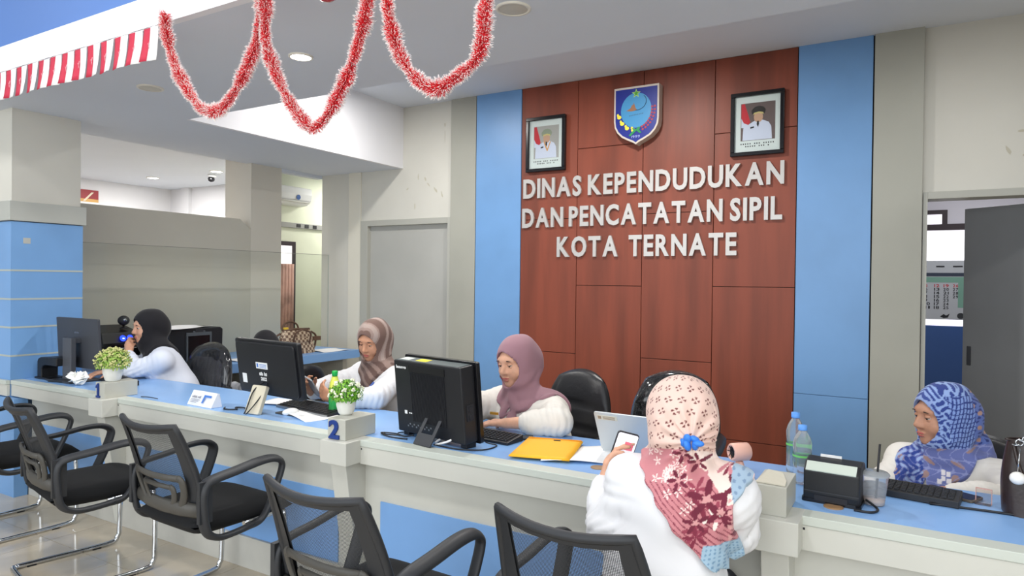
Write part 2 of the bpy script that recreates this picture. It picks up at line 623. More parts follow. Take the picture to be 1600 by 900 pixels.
# blue clad column on the left
M_cap = mat('grey_cap_trim', (178, 180, 174), .5)
column_a = struct(bx('wall_left_blue_column', M_cream, -5.72, -5.35, 2.29, 2.74, 2.0, 2.655), 'left column clad in blue below a grey band and cream above')
bx('blue_cladding', M_blue, -5.75, -5.345, 2.285, 2.755, 0, 1.875, column_a)
bx('blue_cladding', M_blue, -5.75, -5.21, 2.25, 2.335, 0, .665, column_a)
bx('cap_band', M_cap, -5.77, -5.33, 2.268, 2.775, 1.88, 2.015, column_a, .004)
M_str = mat('pale_stripe', (176, 184, 178), .4)
for z in (1.537, 1.338, 1.142, .945):
    bx('inlay_stripe', M_str, -5.752, -5.343, 2.283, 2.757, z - .006, z + .006, column_a)
bx('sticker_residue', M_cap, -5.345, -5.3435, 2.36, 2.405, 1.725, 1.765, column_a)

# baseboards
struct(bx('baseboard_left', M_cap, -5.72, -5.708, 2.76, 4.55, 0, .1), 'grey baseboard of the partition')

# ------------------------------------------------------------------ clear screen standing on the rear desk
M_scr = mat_glass('clear_screen', (.95, .96, .95), .05)
scr = bx('clear_screen', M_scr, -5.364, -5.356, 2.76, 5.25, .78, 1.755)
tag(scr, 'tall clear glass screen standing on the rear desk behind the printers', 'screen')
M_edge = mat('glass_edge', (196, 204, 196), .25)
bx('edge', mat('glass_edge_dark', (120, 120, 112), .3), -5.364, -5.356, 2.76, 5.25, 1.755, 1.759, scr)
bx('end_edge', M_edge, -5.364, -5.356, 5.25, 5.254, .78, 1.759, scr)

# ------------------------------------------------------------------ service counter
ZT = .78
counter = thing('service_counter', 'long blue-topped grey service counter with numbered posts', 'counter', (0, 0, 0))
bx('worktop', M_top, -5.34, 1.6, 2.36, 2.885, ZT - .025, ZT, counter)
bx('worktop_underside', M_ctr, -5.28, 1.6, 2.36, 2.885, ZT - .03, ZT - .0255, counter)
bx('edge_strip', mat('edge_strip_laminate', (196, 202, 194), .4), -6.0, -5.343, 2.255, 2.283, ZT - .028, ZT + .0005, counter, .002)
bx('fascia_board', M_ctr, -6.0, -5.343, 2.262, 2.283, .672, ZT - .029, counter, .002)
xs = [(-5.342, -4.12), (-4.045, -2.21), (-2.13, -.36), (-.287, 1.6)]
for a, b in xs:
    bx('edge_strip', mat('edge_strip_laminate', (196, 202, 194), .4), a, b, 2.285, 2.36, ZT - .028, ZT + .0005, counter, .002)
    bx('fascia_board', M_ctr, a, b, 2.289, 2.31, .672, ZT - .029, counter, .002)
bx('front_board', M_ctr, -5.2, 1.6, 2.355, 2.38, 0, ZT - .03, counter)
bx('plinth', mat('counter_plinth', (196, 194, 186), .45, var=(3, .08)), -5.2, 1.6, 2.335, 2.355, 0, .162, counter, .002)
bx('end_board', M_ctr, 1.57, 1.6, 2.38, 2.86, 0, ZT - .03, counter)
M_inset = mat('blue_inset_laminate', (124, 170, 226), .35, var=(1.5, .04))
for a, b in ((-5.05, -4.27), (-3.94, -2.32), (-2.06, -.48), (-.2, 1.45)):
    bx('blue_inset', M_inset, a, b, 2.349, 2.356, .162, .497, counter, .001)


def post(x0, x1, numeral):
    xm = (x0 + x1) / 2
    MB().prism([(2.225, .672), (2.372, .672), (2.372, 0), (2.338, 0)], x0 + .035, x1 - .025, 'x').build('tapered_post', M_ctr, counter, .003)
    bx('post_block', M_ctr, x0, x1 + .005, 2.195, 2.36, .678, ZT + .001, counter, .003)
    nb = bx('number_block', mat('number_block_laminate', (192, 192, 182), .45, var=(3, .06)), x0 + .01, x1 - .035, 2.232, 2.43, ZT + .001, ZT + .093, counter, .002)
    MB().lathe([(.012, 0), (.012, .006)], 12).build('cable_port', M_ink, counter).matrix_local = frame((x1 + .006, 2.30, .74), (0, 1, 0), (0, 0, 1))
    if numeral:
        v, fs = glyph(numeral, 0.035, 0.03)
        v = v.copy()
        w = v[:, 0].max() - v[:, 0].min()
        h = v[:, 1].max() - v[:, 1].min()
        hh = .084
        ww = .062 if numeral == '2' else .042
        if numeral == '1':
            v, fs = one_glyph()
            w = h = 1.0
        else:
            v[:, 0] = (v[:, 0] - v[:, 0].min())
            v[:, 1] = (v[:, 1] - v[:, 1].min())
        mb = MB()
        mb.M = wallM(x0 + .012 + .01, 2.2315, ZT + .004)
        z0, z1 = v[:, 2].min(), v[:, 2].max()
        mb.add([(p[0] / w * ww, p[1] / h * hh, 0.008 * (p[2] - z0) / (z1 - z0)) for p in v], fs)
        mb.build('numeral', M_navy, nb, fix=False)


def one_glyph():
    """a slab-serif figure 1 in a unit box"""
    pts = [(0.08, 0), (0.95, 0), (0.95, .13), (.68, .13), (.68, 1), (.45, 1), (.05, .8), (.05, .66), (.38, .78), (.38, .13), (0.08, .13)]
    n = len(pts)
    v = np.array([(x, y, 0.0) for x, y in pts] + [(x, y, 1.0) for x, y in pts])
    fs = [tuple(range(n - 1, -1, -1)), tuple(range(n, 2 * n))] + [(i, (i + 1) % n, n + (i + 1) % n, n + i) for i in range(n)]
    return v, fs


post(-4.19, -4.05, '1')
post(-2.283, -2.13, '2')
post(-.432, -.289, None)
M_gromm = mat('brown_grommet', (150, 118, 84), .5)
for gx, gy in ((-1.041, 2.447), (-.21, 2.43)):
    MB().lathe([(.03, ZT), (.03, ZT + .003), (.022, ZT + .004), (.0, ZT + .004)], 20, False, (gx, gy)).build('cable_grommet', M_gromm, counter)
# torn laminate on top of the right number block
MB().prism([(-.42, 2.25), (-.33, 2.245), (-.335, 2.30), (-.36, 2.40), (-.41, 2.42), (-.415, 2.33)], ZT + .094, ZT + .097).build('torn_laminate', mat('torn_laminate', (206, 202, 186), .8, bump=(60, .6, .004)), counter)

# rear desk along the partition
rear = thing('rear_desk', 'blue-edged rear desk along the low partition carrying printers and a handbag', 'desk', (-5.3, 4.0, 0))
M_rt = mat('rear_top', (124, 168, 222), .35)
bx('desktop', M_rt, -.41, .40, -.72, 1.25, .70, .78, rear, .003)
bx('desktop', M_rt, -.41, -.10, -1.08, -.722, .70, .78, rear, .003)
bx('support_panel', M_part, -.38, .26, 1.15, 1.2, 0, .70, rear)
bx('support_panel', M_part, -.38, .26, .12, .17, 0, .70, rear)
bx('support_panel', M_part, -.38, -.12, -1.04, -1.0, 0, .70, rear)
bx('modesty_board', M_part, -.40, -.38, -1.04, 1.2, 0, .70, rear)

# ------------------------------------------------------------------ signs on the wooden panel
M_let = mat('brushed_letter', (192, 189, 186), .35, .25)
YP = YW - .03
sign = thing('wall_lettering', 'raised grey letters naming the civil registry office on the wooden wall', 'sign', (-1.97, YP, 2.08))
for txt, x0, x1, z0, z1, sp in (('DINAS KEPENDUDUKAN', -3.098, -.843, 2.268, 2.437, .34), ('DAN PENCATATAN SIPIL', -3.107, -.853, 2.0, 2.17, .30), ('KOTA TERNATE', -2.747, -1.184, 1.732, 1.903, .62)):
    lay, w = text_layout(txt, .032, .03, .15, sp)
    for v, fs, x in lay:
        mb = MB()
        vv = v.copy()
        vv[:, 0] = (vv[:, 0] + x) * (x1 - x0) / w
        vv[:, 1] *= (z1 - z0)
        zz = vv[:, 2]
        vv[:, 2] = np.where(zz > 0, .022, 0.0)
        mb.M = Matrix.Translation((1.97, -YP, -2.08)) @ wallM(x0, YP, z0)
        mb.add([tuple(p) for p in vv], fs)
        mb.build('letter', M_let, sign, fix=False)


def portrait(x0, x1, z0, z1, label, cap_col, face_y, dark_bg):
    p = thing('framed_portrait', label, 'picture', ((x0 + x1) / 2, YP, (z0 + z1) / 2))
    w, h = (x1 - x0) / 2, (z1 - z0) / 2
    fw = .03
    for a in ((-w, w, h - fw, h), (-w, w, -h, -h + fw), (-w, -w + fw, -h + fw, h - fw), (w - fw, w, -h + fw, h - fw)):
        bx('frame_bar', M_blackg, a[0], a[1], -.04, 0, a[2], a[3], p, .004)
    bx('mount', mat('grey_white_mount', (214, 222, 220), .5), -w + fw, w - fw, -.02, -.004, -h + fw, h - fw, p)
    pic = bx('photo_print', mat('photo_backdrop_dark' if dark_bg else 'photo_backdrop_pale', (104, 88, 86) if dark_bg else (168, 166, 162), .6), -w * .62, w * .66, -.0215, -.02, -h * .52, h * .66, p)

    def flat(nm, pts, m, d):
        MB().prism(pts, -.0215 - d, -.0215, 'y').build(nm, m, pic)
    red = mat('flag_red_print', (196, 40, 52), .6)
    wht = mat('uniform_print', (208, 214, 232), .6)
    skn = mat('skin_print', (196, 156, 130), .6)

    def E(cx, cz, rx, rz, n=18, a0=0, a1=360):
        return [(w * (cx + rx * math.cos(R(a0 + (a1 - a0) * k / n))), h * (cz + rz * math.sin(R(a0 + (a1 - a0) * k / n)))) for k in range(n if a1 - a0 == 360 else n + 1)]
    S = lambda *q: [(w * a, h * b) for a, b in q]
    flat('flag_print', S((-.6, .64), (-.48, .66), (-.34, .3), (-.26, .06), (-.34, -.02), (-.5, .04), (-.6, .2)), red, .0003)
    flat('flag_print', S((-.6, .2), (-.5, .04), (-.34, -.02), (-.36, -.12), (-.6, -.1)), wht, .0003)
    flat('uniform_print', S((-.55, -.51), (-.52, -.12), (-.3, .0), (-.08, .1), (.2, .1), (.42, .02), (.52, -.12), (.55, -.51)), wht, .0005)
    flat('head_print', E(.04, .2, .17, .17), skn, .0007)
    flat('cap_print', S((-.2, .3), (-.22, .42), (-.1, .52), (.08, .55), (.24, .5), (.32, .4), (.26, .29), (.04, .33)), cap_col, .0009)
    flat('cap_peak_print', S((-.16, .28), (-.12, .34), (.06, .37), (.22, .34), (.24, .28), (.04, .32)), mat('gold_print', (200, 186, 120), .6), .0011)
    flat('tie_print', S((.0, .08), (.06, .08), (.07, -.02), (.03, -.12), (-.02, -.02)), M_ink, .0009)
    if not dark_bg:
        flat('medal_ribbon_print', S((-.12, .08), (-.07, .09), (.08, -.18), (.22, .09), (.26, .07), (.1, -.26), (.06, -.26)), mat('ribbon_print', (216, 160, 96), .6), .0010)
    flat('badge_print', S((-.26, -.1), (-.12, -.08), (-.12, -.13), (-.26, -.15)), M_ink, .0009)
    # two caption lines too small to read: rows of short strokes
    cap = MB()
    for row, (zz, n, hw) in enumerate(((-.62, 15, .6), (-.70, 11, .42))):
        for k in range(n):
            if k in (5, 9):
                continue
            cx = -hw + 2 * hw * k / (n - 1)
            cap.box(w * cx - .004, w * cx + .004, -.0206, -.02, h * zz - .005, h * zz + .005)
    cap.build('caption_print', M_ink, p)
    gl = bx('glass', mat_glass('picture_glass', (.97, .98, .98), .07, .02) if 'picture_glass' not in _mats else _mats['picture_glass'], -w + fw, w - fw, -.030, -.028, -h + fw, h - fw, p)


portrait(-3.068, -2.672, 2.497, 2.992, 'black framed portrait of an official in white, left of the shield crest', mat('pale_cap_print', (140, 150, 130), .6), 0, False)
portrait(-1.240, -.846, 2.490, 2.977, 'black framed portrait of an official in a dark cap, right of the shield crest', mat('dark_cap_print', (38, 32, 30), .6), 0, True)

# shield crest
cr = thing('shield_crest', 'blue shield-shaped city crest with a star and wreath on the wooden wall', 'emblem', (-1.993, YP, 2.89))


def shield(s):
    L = [(-.195, .24)]
    half = [(.195, .24), (.195, -.04), (.188, -.09), (.165, -.135), (.125, -.175), (.07, -.205), (.025, -.225), (0, -.243)]
    pts = half + [(-x, z) for x, z in half[-2:0:-1]] + [(-.195, .24)]
    return [(x * s, z * s) for x, z in pts]


MB().prism(shield(1.0), -.09, 0, 'y').build('shield_body', mat('crest_edge', (206, 196, 186), .5), cr, .003)
cf = MB().prism(shield(.925), -.092, -.09, 'y').build('shield_face', mat('crest_blue', (26, 42, 136), .4), cr)


def cflat(nm, pts, m, d, par=None):
    MB().prism(pts, -.092 - d, -.092, 'y').build(nm, m, par or cf)


def ring(cx, cz, rx, rz, n=28):
    return [(cx + rx * math.cos(2 * PI * k / n), cz + rz * math.sin(2 * PI * k / n)) for k in range(n)]


cflat('sky_disc', ring(0, .04, .132, .145), mat('crest_sky', (66, 144, 196), .4), .001)


def star(cx, cz, r, q=.42):
    return [(cx + (r if k % 2 == 0 else r * q) * math.sin(PI * k / 5), cz + (r if k % 2 == 0 else r * q) * math.cos(PI * k / 5)) for k in range(10)]


cflat('star', star(0, .178, .04), mat('crest_pale_green', (170, 208, 120), .4), .002)
cflat('star', star(0, .178, .026), mat('crest_green', (70, 150, 40), .4), .003)
# bird-like hill with a long curling tail
cflat('bird', [(-.085, .042), (-.05, .058), (-.035, .085), (-.022, .088), (-.022, .108), (-.012, .085), (-.005, .06), (.01, .04), (-.03, .034), (-.06, .036)], mat('crest_brown', (150, 104, 74), .5), .002)
tl = MB().tube([(p[0], -.0945, p[1]) for p in curve_pts([(-.005, .04, 0), (.03, .042, 0), (.07, .065, 0), (.088, .105, 0), (.08, .14, 0), (.066, .152, 0)], 5)], .0022, 6)
tl.build('tail', mat('crest_dark', (30, 56, 84), .5), cf)
for k in range(9):
    cflat('motto_mark', [(-.06 + k * .014, .002 + k * .0012), (-.05 + k * .014, .003 + k * .0012), (-.05 + k * .014, -.006 + k * .0012), (-.06 + k * .014, -.007 + k * .0012)], mat('crest_faint', (60, 112, 150), .5), .0015)
for k in range(4):
    a = R(196 + 22 * k)
    x, z = .152 * math.cos(a), .04 + .165 * math.sin(a)
    cflat('gold_leaf', [(x + q[0], z + q[1]) for q in ring(0, 0, .019, .016, 10)], mat('crest_yellow', (236, 222, 70), .4), .002)
    cflat('gold_leaf', [(x - .012 + q[0], z + .018 + q[1]) for q in ring(0, 0, .010, .013, 10)], mat('crest_yellow', (236, 222, 70), .4), .0025)
for k in range(9):
    a = R(292 + 9.2 * k)
    for s_ in (-1, 1):
        x, z = (.150 + s_ * .012) * math.cos(a), .04 + (.163 + s_ * .012) * math.sin(a)
        cflat('red_berry', ring(x, z, .010, .009, 9), mat('crest_red', (164, 52, 74), .5), .002)
cflat('ribbon', [(-.06, -.165), (-.02, -.125), (-.035, -.105), (-.01, -.112), (0, -.12), (.02, -.098), (.04, -.105), (.03, -.125), (.05, -.15), (.035, -.152), (.005, -.13), (-.045, -.172)], mat('crest_ribbon', (30, 140, 80), .5), .003)
text_flat('year_print', '1999', .075, .02, mat('crest_year', (140, 150, 206), .5), cf, frame((-.038, -.0925, -.187), (1, 0, 0), (0, 0, 1)), .03)

# calendar in the office window
cal = thing('wall_calendar', 'grey-green wall calendar hanging in the bright office window', 'calendar', (.22, 7.93, 1.465))
bx('sheet', mat('calendar_sheet', (186, 190, 196), .7), -.30, .225, 0, .004, -.29, .29, cal)
bx('header_band', mat('calendar_navy', (56, 64, 82), .7), -.30, .225, -.001, 0, .135, .17, cal)
bx('side_band', mat('calendar_green', (122, 166, 150), .7), .165, .225, -.001, 0, -.17, .13, cal)
bx('title_band', _mats['calendar_green'], -.30, .165, -.001, 0, .075, .13, cal)
M_red = mat('red_ink', (190, 60, 70), .7)
days = [[None, 5, 12, 19, 26], [None, 6, 13, 20, 27], [None, 7, 14, 21, 28], [1, 8, 15, 22, 29], [2, 9, 16, 23], [3, 10, 17, 24], [4, 11, 18, 25]]
for r_, row in enumerate(days):
    for c_, d in enumerate(row):
        if d:
            text_flat('date_print', str(d), .045 if d > 9 else .022, .028, M_red if r_ == 0 else M_ink, cal, frame((-.19 + c_ * .078, -.0005, .03 - r_ * .036), (1, 0, 0), (0, 0, 1)), .02, gap=.2)
for x_, w_ in ((-.22, .03), (-.12, .02), (-.02, .07), (.12, .08)):
    bx('header_mark', M_ink, x_, x_ + w_, -.001, 0, .225, .24, cal)
MB().prism(ring(.19, -.25, .03, .03, 14), -.001, 0, 'y').build('seal_mark', M_dark, cal)
MB().prism([(.02, -.26), (.05, -.235), (.07, -.25), (.1, -.23), (.085, -.27), (.05, -.275)], -.001, 0, 'y').build('logo_mark', M_ink, cal)

# ------------------------------------------------------------------ mesh visitor chairs
def mat_net(name, col, scale):
    """woven net: dark threads with see-through holes"""
    m = bpy.data.materials.new(name)
    m.use_nodes = True
    nt = m.node_tree
    b = nt.nodes['Principled BSDF']
    b.inputs['Base Color'].default_value = lin(col)
    b.inputs['Roughness'].default_value = .7
    tc = nt.nodes.new('ShaderNodeTexCoord')
    mp = nt.nodes.new('ShaderNodeMapping')
    mp.inputs['Scale'].default_value = (scale, scale, scale)
    mp.inputs['Rotation'].default_value = (0, R(45), 0)
    nt.links.new(tc.outputs['Object'], mp.inputs['Vector'])
    sp = nt.nodes.new('ShaderNodeSeparateXYZ')
    nt.links.new(mp.outputs['Vector'], sp.inputs[0])

    def math_(op, a, bb=None, v=None):
        n = nt.nodes.new('ShaderNodeMath')
        n.operation = op
        nt.links.new(a, n.inputs[0])
        if bb is not None:
            nt.links.new(bb, n.inputs[1])
        if v is not None:
            n.inputs[1].default_value = v
        return n.outputs[0]
    sx = math_('SINE', sp.outputs['X'])
    sz = math_('SINE', sp.outputs['Z'])
    hole = math_('GREATER_THAN', math_('MULTIPLY', sx, sz), v=.05)
    hole2 = math_('MAXIMUM', hole, math_('MULTIPLY', hole, v=1))
    tr = nt.nodes.new('ShaderNodeBsdfTransparent')
    mx = nt.nodes.new('ShaderNodeMixShader')
    nt.links.new(hole2, mx.inputs['Fac'])
    nt.links.new(b.outputs[0], mx.inputs[1])
    nt.links.new(tr.outputs[0], mx.inputs[2])
    nt.links.new(mx.outputs[0], nt.nodes['Material Output'].inputs['Surface'])
    return m


M_net = mat_net('black_net', (50, 52, 56), 1000)
M_seatf = mat('black_seat_fabric', (17, 18, 21), .9, bump=(300, .15, .001))
M_armp = mat('charcoal_arm_plastic', (42, 44, 48), .5, bump=(300, .1, .0006))
M_lumb = mat('grey_lumbar_plastic', (72, 70, 66), .5)


def back_surf(u, v):
    """backrest middle surface: u -1..1 across, v 0..1 upwards (local chair axes, facing +Y)"""
    w = .235 - .035 * v * v
    x = u * w
    y = -.205 - .075 * v - .05 * v * v + .035 * u * u
    z = .50 + .385 * v - .018 * (1 - u * u) * v
    return Vector((x, y, z))


def make_mesh_chair(label):
    t = thing('visitor_chair', label, 'chair', (0, 0, 0), 0, None)
    # seat cushion
    mb = MB()

    def seat(u, v, top):
        a, b = u * 2 - 1, v * 2 - 1
        q = (1 - abs(a) ** 6) ** .5 * (1 - abs(b) ** 6) ** .5 if abs(a) < 1 and abs(b) < 1 else 0
        x, y = a * (.235 + .01 * b), .03 + b * .245
        return (x, y, .44 + (.045 * q if top else -.055 * q) - .018 * max(0, b - .6) * 2.5)
    mb.grid(lambda u, v: seat(u, v, True), 14, 14)
    mb.grid(lambda u, v: seat(u, v, False), 14, 14)
    mb.build('seat', M_seatf, t)
    # back frame: rim tube plus broad side members
    rim = []
    for k in range(13):
        rim.append(back_surf(-1, k / 12))
    for k in range(1, 12):
        rim.append(back_surf(-1 + k / 6, 1))
    for k in range(13):
        rim.append(back_surf(1, 1 - k / 12))
    bf = MB()
    bf.tube(rim, .013, 8, up=(0, -1, 0))
    for s_ in (-1, 1):
        def side(u, v, s_=s_):
            return back_surf(s_ * (1 - .30 * u * (0.65 + .35 * (1 - v))), v)
        for off in (.006, -.006):
            bf.grid(lambda u, v: side(u, v) + Vector((0, off, 0)), 2, 12)
    bf.grid(lambda u, v: back_surf(u * 2 - 1, 1 - .07 * v) + Vector((0, -.006, 0)), 12, 1)
    bf.build('back_frame', M_armp, t, fix=True)
    MB().grid(lambda u, v: back_surf((u * 2 - 1) * .9, .02 + v * .93), 12, 12).build('net_back', M_net, t)
    # lumbar bracket behind the lower back
    lb = MB()
    o_ = Vector((0, -.022, 0))
    lb.tube([back_surf(u, .40) + o_ for u in (-.70, -.35, 0, .35, .70)], .013, 8, flat=(1.1, .6), up=(0, -1, 0))
    lb.tube([back_surf(u, .03) + o_ for u in (-1.0, -.5, 0, .5, 1.0)], .032, 8, flat=(1, .45), up=(0, -1, 0))
    lb.tube([back_surf(u, .28) + o_ for u in (-.42, 0, .42)], .011, 8, flat=(1, .6), up=(0, -1, 0))
    for s_ in (-1, 1):
        lb.tube(curve_pts([back_surf(s_ * .66, .405) + o_, back_surf(s_ * .74, .36) + o_, back_surf(s_ * .70, .2) + o_, back_surf(s_ * .56, .04) + o_], 4), .014, 8, flat=(1.3, .55), up=(0, -1, 0))
        lb.tube(curve_pts([back_surf(s_ * .40, .282) + o_, back_surf(s_ * .46, .25) + o_, back_surf(s_ * .43, .14) + o_, back_surf(s_ * .34, .04) + o_], 4), .012, 8, flat=(1.3, .55), up=(0, -1, 0))
    lb.build('lumbar_bracket', M_lumb, t)
    # loop arms
    for s_ in (-1, 1):
        X = s_ * .262
        am = MB()
        loop = curve_pts([(X * .97, .04, .392), (X * .98, -.05, .385), (X, -.13, .39), (X, -.188, .43), (X, -.207, .53), (X, -.205, .61), (X, -.17, .642),
                          (X, -.05, .658), (X * 1.01, .07, .675), (X * 1.01, .15, .672), (X * 1.01, .192, .645), (X * 1.01, .188, .60), (X, .15, .51), (X * .99, .11, .43), (X * .97, .075, .396), (X * .97, .03, .39)], 5)
        am.tube(loop, .026, 10, flat=(1.05, .55), up=(0, -1, 0))
        am.box(X - .012 if s_ > 0 else X - .008, X + .008 if s_ > 0 else X + .012, -.225, -.165, .47, .645)
        a_ = am.build('armrest', M_armp, t)
        sc_ = MB()
        for z in (.50, .60):
            sc_.M = frame((X + s_ * .010, -.195, z), (0, 1, 0), (0, 0, 1))
            sc_.lathe([(.006, -.002), (.006, .003)], 8)
        sc_.M = Matrix.Identity(4)
        sc_.build('bolt', M_ink, a_)
    # cantilever steel base, one bent tube
    ln = MB()
    pts = []
    L = [(-.225, .02, .40), (-.225, .21, .40), (-.24, .235, .36), (-.247, .235, .10), (-.249, .225, .04), (-.25, .17, .013), (-.25, -.20, .013), (-.245, -.245, .013), (-.20, -.265, .013)]
    pts = [Vector(p) for p in L] + [Vector((-p[0], p[1], p[2])) for p in L[::-1]]
    ln.tube(curve_pts(pts, 4), .0125, 10)
    ln.build('steel_base', M_chrome, t)
    ft = MB()
    for s_ in (-1, 1):
        for y in (.12, -.18):
            ft.box(s_ * .25 - .012, s_ * .25 + .012, y - .02, y + .02, 0, .006)
    ft.build('glide', M_black, t)
    return t


def dup(root, label, loc, rz):
    r = root.copy()
    C.objects.link(r)
    r.location = loc
    r.rotation_euler = (0, 0, rz)
    r['label'] = label
    for ch in list(root.children):
        c = ch.copy()
        C.objects.link(c)
        c.parent = r
        for g in ch.children:
            d = g.copy()
            C.objects.link(d)
            d.parent = c
    return r


VG = 'mesh backed visitor chairs before the counter'
vc = make_mesh_chair('black mesh visitor chair cut by the left edge of the frame')
vc['group'] = VG
vc.location = (-4.62, 2.0, 0)
vc.rotation_euler = (0, 0, R(-4))
dup(vc, 'black mesh visitor chair before the blue inset between the blue column and post 1', (-3.63, 1.90, 0), R(-11))
dup(vc, 'black mesh visitor chair before the stretch of counter between posts 1 and 2', (-2.80, 2.01, 0), R(-2))
dup(vc, 'black mesh visitor chair before post 2, with its arm over blue insets', (-1.50, 1.715, 0), R(-2))
dup(vc, 'black mesh visitor chair under the seated visitor in the floral headscarf', (-.745, 1.86, 0), R(-4))

# ------------------------------------------------------------------ staff chairs in black leather, still wrapped in film
M_leather = mat('black_leather', (20, 21, 26), .38, bump=(26, .35, .006))
M_film = mat('black_leather_in_film', (24, 26, 32), .16, bump=(26, 1.0, .09), coat=1.0, stretch=(1.6, 1.6, .40))


def make_staff_chair(label, film, seams):
    t = thing('staff_chair', label, 'chair')
    m = M_film if film else M_leather

    def bk(a, b, front):
        w = .25 * (1 - .16 * b * b if b > 0 else 1 - .05 * b * b)
        e = max(0.0, 1 - abs(a) ** 3.2) ** .6 * max(0.0, 1 - abs(b) ** 4.5) ** .6
        x = a * w * (1 - .18 * max(0, b) ** 3)
        z = .70 + b * .31 - .05 * a * a * max(b, 0)
        y = -.25 - .05 * (b + 1) + .03 * a * a
        th = .06 * e
        if front and seams:
            for sb in (-.45, -.02, .42):
                th -= .018 * math.exp(-((b - sb) / .035) ** 2) * e
            th -= .014 * math.exp(-((abs(a) - .72) / .04) ** 2) * e
        return (x, y + (th if front else -th), z)
    mb = MB()
    mb.grid(lambda u, v: bk(u * 2 - 1, v * 2 - 1, True), 24, 30)
    mb.grid(lambda u, v: bk(u * 2 - 1, v * 2 - 1, False), 24, 30)
    mb.build('backrest', m, t)
    mb = MB()

    def st(a, b, top):
        e = max(0.0, 1 - abs(a) ** 4) ** .5 * max(0.0, 1 - abs(b) ** 4) ** .5
        return (a * .25, b * .25, .40 + (.06 if top else -.04) * e)
    mb.grid(lambda u, v: st(u * 2 - 1, v * 2 - 1, True), 14, 14)
    mb.grid(lambda u, v: st(u * 2 - 1, v * 2 - 1, False), 14, 14)
    mb.build('seat', m, t)
    for s_ in (-1, 1):
        a_ = MB()
        a_.tube(curve_pts([(s_ * .24, -.27, .68), (s_ * .265, -.20, .675), (s_ * .275, -.05, .665), (s_ * .275, .10, .65), (s_ * .27, .16, .60), (s_ * .265, .10, .50), (s_ * .25, .03, .41)], 5), .024, 10, flat=(1.15, .8), up=(0, 0, 1))
        a_.build('armrest', M_black, t)
    mb = MB()
    mb.lathe([(.03, .08), (.03, .25), (.022, .25), (.022, .41)], 14)
    mb.build('gas_column', M_black, t)
    for k in range(5):
        an = R(72 * k + 20)
        l_ = MB()
        l_.tube([(.02 * math.cos(an), .02 * math.sin(an), .11), (.29 * math.cos(an), .29 * math.sin(an), .075)], [.026, .018], 8)
        l_.build('base_arm', M_black, t)
        c_ = MB()
        c_.M = Matrix.Translation((.29 * math.cos(an), .29 * math.sin(an), 0)) @ Matrix.Rotation(an, 4, 'Z')
        c_.M = c_.M @ Matrix.Rotation(R(90), 4, 'X') @ Matrix.Translation((0, .03, -.02))
        c_.lathe([(.03, 0), (.03, .04)], 12)
        c_.build('caster', M_black, t)
    return t


def face_rot(fx, fy):
    return math.atan2(-fx, fy)


SG = 'leather staff chairs behind the counter'
sc1 = make_staff_chair('film-wrapped black leather staff chair behind the woman in the black headscarf', True, False)
sc1.location = (-4.57, 2.99, 0)
sc1.rotation_euler = (0, 0, face_rot(.10, -1))
sc2 = make_staff_chair('black leather staff chair with padded ribs behind the woman in the mauve headscarf', False, True)
sc2.location = (-1.70, 3.20, 0)
sc2.rotation_euler = (0, 0, face_rot(-.30, -.95))
sc3 = dup(sc1, 'empty staff chair in crinkled clear film before the wooden wall', (-1.105, 3.43, .02), face_rot(.08, -1))
sc4 = dup(sc2, 'black leather staff chair under the woman in the striped brown headscarf', (-2.74, 3.26, -.05), face_rot(-.1, -1))
sc5 = dup(sc2, 'black leather staff chair under the woman in the blue headscarf', (.16, 3.34, -.09), face_rot(-.3, -.95))
sc6 = dup(sc2, 'black leather staff chair under the staff member hidden by a monitor', (-4.34, 3.74, 0), face_rot(-.98, .2))
for c_ in (sc4, sc5, sc6):
    for ch in c_.children:
        if ch.name.startswith('gas'):
            pass
for c_ in (sc1, sc2, sc3, sc4, sc5, sc6):
    c_['group'] = SG
sc3.location.z = 0
for c_, k in ((sc4, .90), (sc5, .84), (sc6, .84)):
    c_.location.z = 0
    c_.scale = (1, 1, k)

# ------------------------------------------------------------------ garlands, bunting, ornament on the ceiling beam
M_tred = mat('red_tinsel', (236, 52, 62), .4)
M_twht = mat('white_tinsel', (246, 240, 238), .4)
M_string = mat('red_string', (150, 24, 30), .6)
YG = 1.80


